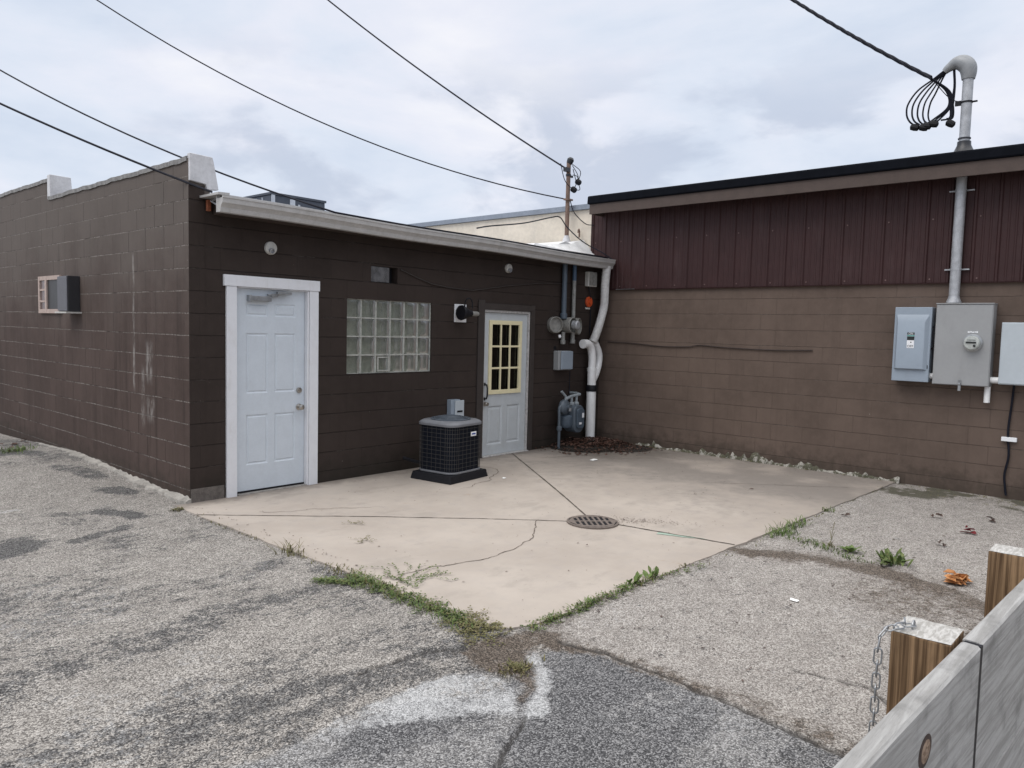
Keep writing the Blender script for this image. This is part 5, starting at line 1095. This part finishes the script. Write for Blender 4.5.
tag(m.build('kerb', MT['footing'], smooth=25), 'broken concrete footing strip along the side wall', 'kerb', kind='structure')
m = MB(); n = 240; vs = []
for i in range(n + 1):
    y = -0.55 - 3.75 * i / n; a = float(fbm(np.array([y]), np.array([5.0]), 5.0, 4)[0]); b2 = float(vnoise(np.array([y * 26.0]), np.array([1.0]))[0]); h = 0.008 + 0.085 * max(0, a - 0.33) * (0.3 + 1.2 * b2) / 0.5 * (0.55 + 0.45 * (y < -1.0)); wd = 0.015 + 0.05 * a * (0.4 + b2)
    vs += [(L - wd, y, -0.02), (L - wd + 0.01, y, h * 0.55), (L - 0.012, y, h), (L + 0.004, y, h * 1.05), (L + 0.004, y, -0.02)]
m.add(vs, [(i * 5 + k, i * 5 + k + 1, (i + 1) * 5 + k + 1, (i + 1) * 5 + k) for i in range(n) for k in range(4)] + [(0, 1, 2, 3, 4), (n * 5 + 4, n * 5 + 3, n * 5 + 2, n * 5 + 1, n * 5)])
tag(m.build('mortar_kerb', MT['mortar'], smooth=20), 'crumbling pale mortar strip along the foot of the tan wall', 'kerb', kind='structure')

# ------------------------------------------------------------------ weeds
def blade(mb, x, y, z, h, w, az, lean, bend=0.6):
    d = Vector((math.cos(az), math.sin(az), 0)); s = Vector((-d.y, d.x, 0)) * w; P = Vector((x, y, z)); vs = []
    for k, (t, ww) in enumerate(((0, 0.7), (0.4, 1.0), (0.75, 0.7), (1.0, 0.05))):
        q = P + d * (h * (math.sin(lean) * t + bend * t * t * 0.5)) + Vector((0, 0, h * (math.cos(lean) * t - bend * t * t * 0.35)))
        vs += [q - s * ww, q + s * ww]
    mb.add(vs, [(0, 1, 3, 2), (2, 3, 5, 4), (4, 5, 7, 6)])
def broad(mb, x, y, z, l, w, az, up):
    d = Vector((math.cos(az) * math.cos(up), math.sin(az) * math.cos(up), math.sin(up))); s = Vector((-math.sin(az), math.cos(az), 0)); n_ = Vector((0, 0, 1)); P = Vector((x, y, z)); vs = []
    for t, ww, dr in ((0, 0.08, 0), (0.25, 0.55, 0), (0.5, 1.0, 0.0), (0.75, 0.8, -0.05), (1.0, 0.05, -0.12)):
        c = P + d * (l * t) + n_ * (dr * l); vs += [c - s * (w * ww) + n_ * (0.12 * w * ww), c, c + s * (w * ww) + n_ * (0.12 * w * ww)]
    mb.add(vs, [(k * 3 + j, k * 3 + j + 1, (k + 1) * 3 + j + 1, (k + 1) * 3 + j) for k in range(4) for j in range(2)])
def zat(x, y): return max(pz(x, y), gz(x, y)) if patio_mask(np.array([x]), np.array([y]))[0] else gz(x, y)
def creeper(mb, x, y, n, l, dirn=None):
    """flat trailing stems with small leaves"""
    for i in range(n):
        a = rnd.uniform(0, 6.3) if dirn is None else dirn + rnd.gauss(0, 0.5); cx, cy = x, y
        for k in range(int(l / 0.014)):
            a += rnd.gauss(0, 0.22); cx += 0.014 * math.cos(a); cy += 0.014 * math.sin(a)
            z = zat(cx, cy) + 0.006 + rnd.random() * 0.012
            broad(mb, cx, cy, z, rnd.uniform(0.008, 0.020), rnd.uniform(0.004, 0.008), a + rnd.choice((-1, 1)) * rnd.uniform(0.5, 1.3), rnd.uniform(0.0, 0.7))
def weed(name, label, fn, mat='weed', cat='weed', group='weeds in the pavement joints'):
    mb = MB(); fn(mb); o = mb.build(name, MT[mat], smooth=0)
    return tag(o, label, cat, None, 'stuff') if name in ('weed_strip', 'creeping_weed') else tag(o, label, cat, group)
def grass(mb, x, y, n, h, sp, sy=None):
    for i in range(n):
        xx, yy = rnd.gauss(x, sp), rnd.gauss(y, sy or sp)
        blade(mb, xx, yy, zat(xx, yy) - 0.004, h * rnd.uniform(0.45, 1.15), rnd.uniform(0.002, 0.0045), rnd.uniform(0, 6.3), rnd.uniform(0.05, 0.75), rnd.uniform(0.2, 1.0))
weed('grass_tuft', 'bright grass tuft at the far right corner of the patio joint', lambda m: (grass(m, 3.10, -4.25, 150, 0.10, 0.10, 0.055), grass(m, 3.45, -4.22, 90, 0.09, 0.10, 0.04)), 'weed_bright', 'grass')
weed('leafy_weed', 'bushy leafy weed at the right end of the dirt strip', lambda m: [broad(m, 2.88 + rnd.gauss(0, 0.05), -5.17 + rnd.gauss(0, 0.05), gz(2.9, -5.15), rnd.uniform(0.06, 0.15), rnd.uniform(0.010, 0.020), rnd.uniform(0, 6.3), rnd.uniform(0.2, 1.3)) for i in range(46)], 'weed')
weed('rosette_weed', 'small pale rosette weed in the middle of the dirt strip', lambda m: [broad(m, 2.97, -4.85, gz(2.97, -4.85), rnd.uniform(0.07, 0.12), 0.018, i * 0.7 + rnd.random() * 0.3, rnd.uniform(0.3, 1.0)) for i in range(12)], 'weed_bright')
weed('weed_strip', 'low grassy weed strip along the left part of the dirt band', lambda m: [(grass(m, 3.02 - 0.25 * t / 10, -4.42 - 0.55 * t / 10, 22, 0.045, 0.05), creeper(m, 2.98, -4.42 - 0.06 * t, 2, 0.08)) for t in range(11)])
weed('stem_weed', 'tall thin weed stalk rising from the dirt band', lambda m: (m.tube([(3.0, -4.68, -0.01), (3.005, -4.69, 0.10), (3.02, -4.70, 0.19)], 0.0022, 5), m.tube([(3.0, -4.69, 0.05), (2.97, -4.72, 0.12)], 0.002, 5), m.tube([(3.0, -4.69, 0.04), (3.04, -4.66, 0.11)], 0.002, 5), grass(m, 3.0, -4.68, 14, 0.06, 0.02)), 'weed_dry')
for cx_, lab_ in ((1.045, 'left one of the two upright broad leaved weeds on the front patio edge'), (1.255, 'right one of the two upright broad leaved weeds on the front patio edge')):
    weed('dock_weed', lab_, lambda m: [broad(m, cx_ + rnd.gauss(0, 0.022), -4.10 + rnd.gauss(0, 0.01), 0.0, rnd.uniform(0.05, 0.10), rnd.uniform(0.013, 0.020), rnd.uniform(0, 6.3), rnd.uniform(0.5, 1.3)) for i in range(11)], 'weed_bright')
weed('grass_tuft', 'short grass tuft on the front patio edge left of the broad leaved pair', lambda m: grass(m, 0.52, -4.09, 70, 0.06, 0.05, 0.02), 'weed_bright', 'grass')
weed('creeping_weed', 'dense weed mat along the front patio edge right of the corner', lambda m: [creeper(m, -0.02 + 1.05 * i / 22, -4.09 - 0.03 * i / 22, 2 + 8 * (math.sin(i * 1.7) > 0), 0.07) for i in range(23)])
weed('creeping_weed', 'dark creeping weed along the front edge beyond the broad leaved pair', lambda m: [creeper(m, 1.1 + 0.65 * i / 9, -4.13 - 0.01 * i, 5, 0.05) for i in range(10)])
weed('creeping_weed', 'matted weed heap over the front corner of the patio', lambda m: [creeper(m, -0.20 + rnd.gauss(0, 0.05), -3.72 - 0.30 * i / 14, 9, 0.10) for i in range(15)], 'weed_dry')
weed('creeping_weed', 'green creeping weed spread along the left patio edge', lambda m: [creeper(m, -0.17 + rnd.gauss(0, 0.035), -2.70 - 1.05 * i / 26, 9, 0.10) for i in range(27)])
weed('creeping_weed', 'green weed arm reaching left onto the asphalt from the patio edge', lambda m: [creeper(m, -0.20 - 0.16 * i / 9, -2.86 + 0.20 * i / 9, 9, 0.10, R(130)) for i in range(10)])
weed('creeping_weed', 'thin weed runners trailing over the slab from the left edge', lambda m: [creeper(m, -0.05, -2.93 - 0.08 * i, 3, 0.42, R(-18 + 12 * i)) for i in range(4)])
weed('creeping_weed', 'yellowish grass patch in the dark soil in front of the patio corner', lambda m: (grass(m, -0.42, -4.36, 120, 0.05, 0.055, 0.035), creeper(m, -0.42, -4.34, 14, 0.08)), 'weed_dry', 'weed')
weed('grass_tuft', 'thin wispy grass tuft halfway along the left patio edge', lambda m: (grass(m, -0.16, -1.92, 36, 0.12, 0.05), grass(m, -0.17, -2.0, 40, 0.055, 0.04)), 'weed_dry', 'grass')
weed('grass_tuft', 'small sparse grass tuft just above the green weed mat', lambda m: grass(m, -0.16, -2.52, 32, 0.06, 0.05), 'weed_dry', 'grass')
weed('creeping_weed', 'little dusty weed cushion at the building corner', lambda m: (creeper(m, -0.20, -0.18, 26, 0.05), grass(m, -0.20, -0.18, 40, 0.04, 0.03)), 'weed_dry')
weed('grass_tuft', 'lone green grass clump far up the lot by the side wall', lambda m: grass(m, -0.42, 3.6, 190, 0.08, 0.10, 0.10), 'weed_bright', 'grass')
weed('creeping_weed', 'small dead weed sprig lying on the slab nearer the door', lambda m: creeper(m, 0.62, -1.62, 6, 0.10), 'weed_dry')
weed('creeping_weed', 'small dead weed sprig lying on the slab above the left weed mat', lambda m: creeper(m, 0.40, -2.05, 7, 0.12), 'weed_dry')
weed('creeping_weed', 'small weed cushion on the far right patio joint', lambda m: (grass(m, 4.25, -4.22, 40, 0.05, 0.05, 0.03), creeper(m, 4.25, -4.22, 10, 0.05)))
weed('grass_tuft', 'dark debris and weeds on the ground behind the wooden barrier', lambda m: (grass(m, 0.95, -6.02, 90, 0.05, 0.13, 0.05), creeper(m, 0.95, -6.02, 30, 0.09)), 'weed_dry', 'weed')
jm = MB()
for i in range(46):
    t = rnd.random(); grass(jm, -0.17 + rnd.gauss(0, 0.02), -2.6 - 1.35 * t, 7, 0.055, 0.03)
    if rnd.random() < 0.75: grass(jm, 0.02 + 1.7 * t, -4.09 - 0.05 * t, 7, 0.045, 0.03, 0.015)
for i in range(60): grass(jm, -0.15 + rnd.gauss(0, 0.02), -0.4 - 2.2 * rnd.random(), 3, 0.03, 0.02)
for i in range(50): grass(jm, 1.8 + 4.0 * rnd.random(), -4.23 + rnd.gauss(0, 0.012), 3, 0.028, 0.02, 0.01)
tag(jm.build('joint_grass', MT['weed_dry'], smooth=0), 'sparse dry grass and dead stems rooted along the patio edges', 'grass', kind='stuff')
gm_ = MB()
for i in range(30):
    t = rnd.random(); grass(gm_, -0.19 + rnd.gauss(0, 0.03), -2.65 - 1.25 * t, 9, 0.05, 0.03)
    if rnd.random() < 0.6: grass(gm_, 0.05 + 1.2 * t, -4.09 - 0.03 * t, 9, 0.05, 0.03, 0.015)
tag(gm_.build('edge_grass', MT['weed_bright'], smooth=0), 'fresh green grass blades sprouting among the patio edge weeds', 'grass', kind='stuff')
mm = MB()
for i in range(70):
    y = -0.45 - 3.9 * rnd.random(); creeper(mm, L - 0.07 - 0.05 * rnd.random(), y, 2, 0.035)
for i in range(26): creeper(mm, L - 0.12 - 0.3 * rnd.random(), -0.42 - 0.25 * rnd.random(), 2, 0.04)
for i in range(60): creeper(mm, L - 0.1 - 0.5 * rnd.random() ** 2, -4.2 - 2.2 * rnd.random(), 2, 0.05)
tag(mm.build('moss_growth', MT['weed_dry'], smooth=0), 'mossy growth along the foot of the tan block wall', 'moss', kind='stuff')

dm = MB()
for i in range(260):
    x, y = rnd.gauss(-0.75, 0.28), rnd.gauss(4.9, 0.5); leaf_quad(dm, (x, y, gz(x, y) + 0.01 + 0.05 * rnd.random() * math.exp(-((x + 0.75) / 0.3) ** 2)), rnd.uniform(0.02, 0.05), rnd.uniform(0, 6.3), rnd.uniform(-0.6, 0.6), 0.01)
tag(dm.build('dark_debris', MT['dead'], smooth=0), 'dark heap of dead leaves far up the lot along the side wall', 'leaf litter', kind='stuff')
# scattered debris
def leaf_thing(x, y, s, mat, label, n=1, cat='leaf', name='dead_leaf'):
    mb = MB(); z = zat(x, y)
    for i in range(n): leaf_quad(mb, (x + rnd.gauss(0, s * 0.55 if n > 1 else 0), y + rnd.gauss(0, s * 0.5 if n > 1 else 0), z + 0.010 + 0.012 * (i % 4 if n > 1 else 0)), s * rnd.uniform(0.6, 1.0), rnd.uniform(0, 6.3), rnd.uniform(-0.5, 0.5), s * rnd.uniform(0.15, 0.4))
    return tag(mb.build(name, mat, smooth=0), label, cat, 'fallen leaves on the pavement')
leaf_thing(2.72, -5.64, 0.062, MT['orange_leaf'], 'clump of curled orange dry leaves near the wooden posts', 26, 'leaves', 'dry_leaf_clump')
leaf_thing(4.31, -5.40, 0.055, MT['red_leaf'], 'crumpled dark red leaf on the pale asphalt', 5)
leaf_thing(3.70, -5.33, 0.040, MT['dark_leaf'], 'dark curled leaf lying between the red leaf and the leafy weed', 3)
leaf_thing(5.0, -5.45, 0.05, MT['dark_leaf'], 'flat brown leaf nearest the tan wall on the right asphalt', 3)
leaf_thing(4.75, -5.05, 0.05, MT['dark_leaf'], 'brown leaf on the right asphalt left of the red one', 3)
leaf_thing(4.15, -4.45, 0.04, MT['dark_leaf'], 'small dark leaf beside the right patio joint', 2)
leaf_thing(4.6, -3.3, 0.03, MT['dark_leaf'], 'single brown leaf on the right part of the patio', 1)
leaf_thing(3.9, -3.0, 0.028, MT['dark_leaf'], 'single brown leaf on the patio right of the drain', 1)
leaf_thing(1.55, -3.35, 0.024, MT['dark_leaf'], 'tiny brown leaf on the patio in front of the drain', 1)
sm = MB()
for i in range(420):
    x, y = rnd.uniform(0, 6.2), rnd.uniform(-4.0, -0.15)
    if rnd.random() < 0.5: x = rnd.uniform(3.6, 6.2)
    leaf_quad(sm, (x, y, pz(x, y) + 0.005), rnd.uniform(0.003, 0.011), rnd.uniform(0, 6.3), rnd.uniform(-0.2, 0.2), 0.001)
for i in range(260):
    x, y = rnd.uniform(0.2, 6.2), rnd.uniform(-6.2, -4.2); leaf_quad(sm, (x, y, gz(x, y) + 0.006), rnd.uniform(0.004, 0.016), rnd.uniform(0, 6.3), rnd.uniform(-0.3, 0.3), 0.002)
for i in range(220):
    t = abs(rnd.gauss(0, 0.35)); x, y = 2.42 + t * 0.55 + rnd.gauss(0, 0.05), -3.02 - t * 0.75 + rnd.gauss(0, 0.09); leaf_quad(sm, (x, y, pz(x, y) + 0.005), rnd.uniform(0.003, 0.010), rnd.uniform(0, 6.3), rnd.uniform(-0.2, 0.2), 0.001)
for i in range(160):
    x, y = -0.1 + rnd.gauss(0, 0.08), rnd.uniform(-3.2, -0.2); leaf_quad(sm, (x, y, zat(x, y) + 0.005), rnd.uniform(0.004, 0.012), rnd.uniform(0, 6.3), rnd.uniform(-0.3, 0.3), 0.002)
tag(sm.build('leaf_crumbs', MT['dark_leaf'], smooth=0), 'tiny leaf crumbs and grit scattered over the pavement', 'debris', kind='stuff')
def scrap(x, y, sx, sy, label):
    mb = MB(); z = zat(x, y) + 0.006; P = [(x - sx, y - sy, z), (x + sx * 0.4, y - sy * 1.2, z + 0.004), (x + sx, y, z + 0.002), (x + sx * 0.6, y + sy, z + 0.006), (x - sx * 0.7, y + sy * 0.8, z)]
    mb.add(P + [(p[0], p[1], p[2] + 0.0015) for p in P], [(4, 3, 2, 1, 0), (5, 6, 7, 8, 9)] + [(i, (i + 1) % 5, 5 + (i + 1) % 5, 5 + i) for i in range(5)])
    tag(mb.build('paper_scrap', MT['paper'], smooth=0), label, 'litter', 'white scraps of litter')
scrap(1.53, -4.97, 0.018, 0.026, 'small white scrap on the asphalt right of the patio')
scrap(4.80, -1.07, 0.07, 0.035, 'flat white scrap beside the leaf heap on the patio')
scrap(3.02, -1.13, 0.025, 0.02, 'tiny white scrap in front of the condenser')

# ------------------------------------------------------------------ wooden barrier in the foreground
br = thing('wooden_barrier', (-0.9, -6.3, 0), 'low barrier of weathered grey boards nailed to square brown posts', 'barrier')
def post(x0, y0, x1, y1, zt, zlow=-0.3):
    m = MB(); m.box(x0, y0, zlow, x1, y1, zt); p = m.build('post', MT['post_wood'], br, bevel=0.004)
    t = MB(); n = 7; vs = []
    for jj in range(n):
        for ii in range(n):
            e = 0.0 if 0 < ii < n - 1 and 0 < jj < n - 1 else -0.004
            vs.append((x0 + 0.001 + (x1 - x0 - 0.002) * ii / (n - 1), y0 + 0.001 + (y1 - y0 - 0.002) * jj / (n - 1), zt + 0.004 + e * 0.9 + 0.002 * rnd.random()))
    t.add(vs, [(j * n + i, j * n + i + 1, (j + 1) * n + i + 1, (j + 1) * n + i) for j in range(n - 1) for i in range(n - 1)]); t.build('weathered_top', MT['post_top'], p, smooth=0)
post(-0.953, -6.318, -0.800, -6.172, 0.858); post(0.185, -6.340, 0.325, -6.205, 0.855)
def board(p0, p1, z0, z1, th=0.045):
    (xa, ya), (xb, yb) = p0, p1; l = math.hypot(xb - xa, yb - ya); nx_, ny_ = (yb - ya) / l * th, -(xb - xa) / l * th
    n = 24; vs = []
    for i in range(n + 1):
        t = i / n; x, y = xa + (xb - xa) * t, ya + (yb - ya) * t; j = 0.003 * (float(vnoise(np.array([x * 6.0]), np.array([z0 * 9 + 3.0]))[0]) - 0.5)
        vs += [(x, y, z0), (x, y, z1 + j), (x + nx_ * 0.2, y + ny_ * 0.2, z1 + 0.003 + j), (x + nx_ * 0.85, y + ny_ * 0.85, z1 + 0.002 + j), (x + nx_, y + ny_, z1 - 0.004 + j), (x + nx_, y + ny_, z0)]
    m = MB(); m.add(vs, [(i * 6 + k, i * 6 + (k + 1) % 6, (i + 1) * 6 + (k + 1) % 6, (i + 1) * 6 + k) for i in range(n) for k in range(6)] + [(0, 1, 2, 3, 4, 5), tuple(range(n * 6 + 5, n * 6 - 1, -1))])
    return m.build('board', MT['board'], br, smooth=25)
b1 = board((-3.4, -6.212), (-0.908, -6.332), 0.455, 0.86); board((-0.884, -6.330), (1.6, -6.440), 0.42, 0.86)
board((-3.4, -6.212), (-0.910, -6.332), 0.03, 0.447); board((-0.885, -6.330), (1.6, -6.440), 0.03, 0.412)
m = MB(); m.add([(-0.9075, -6.335, 0.05), (-0.8845, -6.336, 0.05), (-0.8845, -6.378, 0.05), (-0.9075, -6.3765, 0.05), (-0.9075, -6.335, 0.859), (-0.8845, -6.336, 0.859), (-0.8845, -6.378, 0.859), (-0.9075, -6.3765, 0.859)], [(0, 3, 2, 1), (4, 5, 6, 7), (0, 1, 5, 4), (1, 2, 6, 5), (2, 3, 7, 6), (3, 0, 4, 7)]); m.build('gap_shade_strip', MT['black'], br, smooth=0)  # black strip put in to imitate the shade of the gap between boards
def knot(x, z, rx, rz_, name='knot'):
    t = (x + 3.4) / 2.495; yf = -6.212 - 0.12 * t - 0.0455
    m = MB(); m.lathe([(1.0, 0), (0.8, 0.0015), (0.0, 0.0018)], (0, 0, 0), (0, -1, 0), 20)
    m.v = [(x + a * rx, yf + b - a * rx * 0.048, z + c * rz_) for a, b, c in m.v]; return m
kn = knot(-1.347, 0.752, 0.046, 0.037).build('knot', plain('knot_ring', (0.045, 0.028, 0.022), 0.8, var=0.4, vs=60), b1)
k2 = knot(-1.347, 0.752, 0.034, 0.029); k2.v = [(a_, b_2 - 0.0008, c_) for a_, b_2, c_ in k2.v]; k2.build('knot_core', MT['knot'], kn)

# chain hanging from a screw eye on the nearer post
chn = thing('chain', (-0.93, -6.2, 0.86), 'galvanised link chain hanging from a screw eye on the nearer post', 'chain')
path = spline([(-0.905, -6.215, 0.872), (-0.945, -6.195, 0.876), (-0.995, -6.175, 0.874), (-1.022, -6.165, 0.855), (-1.028, -6.163, 0.79), (-1.030, -6.163, 0.62), (-1.030, -6.165, 0.46), (-1.030, -6.168, 0.30), (-1.028, -6.17, 0.06)], 14)
D_ = [0.0]
for a, b in zip(path[:-1], path[1:]): D_.append(D_[-1] + (b - a).length)
def at_d(d):
    for i in range(1, len(D_)):
        if D_[i] >= d: t = (d - D_[i - 1]) / max(1e-9, D_[i] - D_[i - 1]); return path[i - 1].lerp(path[i], t)
    return path[-1]
m = MB(); pitch = 0.0335; k = 0
while (k + 1.4) * pitch < D_[-1]:
    c = at_d((k + 0.5) * pitch); t = (at_d((k + 1.0) * pitch) - at_d(k * pitch)).normalized(); s = t.orthogonal().normalized(); s.rotate(Matrix.Rotation(R(35 + 90 * (k % 2)), 3, t)); hl, hw_ = 0.0225, 0.0095; pts = []
    for i in range(16):
        a = 2 * math.pi * i / 16; u = math.cos(a); v = math.sin(a); pts.append(c + t * (u * hw_ + (hl - hw_) * (1 if u > 0 else -1)) + s * (v * hw_))
    m.loop_tube(pts, 0.0023, 6); k += 1
m.build('links', MT['galv_chain'], chn)
m = MB(); m.loop_tube([(-0.902 + 0.012 * math.cos(i * 0.5236), -6.215, 0.871 + 0.012 * math.sin(i * 0.5236)) for i in range(12)], 0.003, 6); m.tube([(-0.902, -6.215, 0.860), (-0.902, -6.215, 0.84)], 0.003, 6)
m.tube([(-0.925, -6.2, 0.875), (-0.918, -6.195, 0.893)], 0.0025, 5); m.build('screw_eye', MT['galv_chain'], chn)

# ------------------------------------------------------------------ sky, sun, camera
wd = bpy.data.worlds.new('World'); sc.world = wd; wd.use_nodes = True; nt = wd.node_tree; nt.nodes.clear()
SUN_EL, SUN_AZ = R(52), R(-75)                  # azimuth from +Y towards +X: the bright part of the cloud is off to the left
out = nd(nt, 'OutputWorld'); bg = nd(nt, 'Background', {'Strength': 0.1}); nt.links.new(bg.outputs[0], out.inputs[0])
sky = nd(nt, 'TexSky', sky_type='NISHITA'); sky.sun_disc = False; sky.sun_elevation = SUN_EL; sky.sun_rotation = SUN_AZ
g = nd(nt, 'TexCoord').outputs['Generated']; s3 = nd(nt, 'SeparateXYZ', {0: g}).outputs
# flat cloud deck: project the direction on a plane overhead
zc = M(nt, 'ADD', M(nt, 'MAXIMUM', s3[2], 0.0), 0.16)
pl_ = nd(nt, 'CombineXYZ', {0: M(nt, 'DIVIDE', s3[0], zc), 1: M(nt, 'DIVIDE', s3[1], zc), 2: 0.0}).outputs[0]
c1 = noise(nt, mapping(nt, pl_, (0.7, 0.7, 1), (0.4, 2.1, 0)), 0.85, 6, 0.55, 0.4); c2 = noise(nt, mapping(nt, pl_, (1, 1, 1), (3.3, 1.2, 0)), 2.6, 5, 0.6)
c3 = noise(nt, mapping(nt, g, (1.5, 1.5, 4.6), (2.7, 0.6, 0.3)), 1.55, 6, 0.55, 0.3)
cl = M(nt, 'ADD', M(nt, 'ADD', M(nt, 'MULTIPLY', c1, 0.25), M(nt, 'MULTIPLY', c2, 0.13)), M(nt, 'MULTIPLY', c3, 0.62))
deck = ramp(nt, cl, [(0.34, (0.46, 0.53, 0.64)), (0.43, (0.58, 0.645, 0.755)), (0.50, (0.655, 0.705, 0.80)), (0.57, (0.725, 0.745, 0.825)), (0.66, (0.83, 0.83, 0.865))])
puff = sstep(nt, noise(nt, mapping(nt, g, (1.6, 1.6, 3.6), (0.9, 4.1, 1.3)), 3.1, 7, 0.55, 0.25), 0.46, 0.62)
low = M(nt, 'MULTIPLY', sstep(nt, s3[2], 0.36, 0.24), sstep(nt, nd(nt, 'VectorMath', {0: g, 1: (0.78, 0.60, 0.2)}, operation='DOT_PRODUCT').outputs['Value'], 0.78, 0.95))
deck = mix(nt, M(nt, 'MULTIPLY', M(nt, 'MULTIPLY', puff, low), 0.75), deck, (0.46, 0.515, 0.63))
zen = M(nt, 'MULTIPLY_ADD', sstep(nt, s3[2], 0.42, 0.95), 1.55, 1.0)
bright = M(nt, 'MULTIPLY_ADD', sstep(nt, nd(nt, 'VectorMath', {0: g, 1: (-0.55, 0.80, 0.25)}, operation='DOT_PRODUCT').outputs['Value'], 0.72, 1.0), 0.22, 1.0)
deck = mix(nt, M(nt, 'MULTIPLY', sstep(nt, s3[2], 0.42, 0.8), 0.8), deck, (0.72, 0.705, 0.69))
k = M(nt, 'MULTIPLY', M(nt, 'MULTIPLY', zen, bright), 10.0)
deck = nd(nt, 'VectorMath', {0: deck, 3: k}, operation='SCALE').outputs[0]
nt.links.new(mix(nt, 0.94, sky.outputs[0], deck), bg.inputs[0])
sun = bpy.data.lights.new('sun', 'SUN'); sun.energy = 0.9; sun.angle = R(40); sun.color = (1.0, 0.96, 0.90)
so = bpy.data.objects.new('sun', sun); col.objects.link(so)
dv = Vector((math.sin(SUN_AZ) * math.cos(SUN_EL), math.cos(SUN_AZ) * math.cos(SUN_EL), math.sin(SUN_EL)))
so.rotation_euler = dv.to_track_quat('Z', 'Y').to_euler(); so.location = dv * 30

cam = bpy.data.cameras.new('camera'); co = bpy.data.objects.new('camera', cam); col.objects.link(co); sc.camera = co
A = Vector((681, -37, 759)).normalized(); B = Vector((-850, -75, 759)); B = (B - A * B.dot(A)).normalized(); U = A.cross(B); U = -U if U.y > 0 else U
mw = Matrix(((A.x, -A.y, -A.z, -3.159), (B.x, -B.y, -B.z, -6.735), (U.x, -U.y, -U.z, 1.65), (0, 0, 0, 1)))
co.matrix_world = mw; cam.sensor_width = 36; cam.lens = 36 * 759 / 1024; cam.clip_start = 0.05; cam.clip_end = 2000
sc.view_settings.view_transform = 'Standard'; sc.view_settings.look = 'None'; sc.view_settings.exposure = 0.24; sc.view_settings.gamma = 1.0; sc.view_settings.use_curve_mapping = False
sc.render.engine = 'CYCLES'; sc.cycles.use_denoising = True
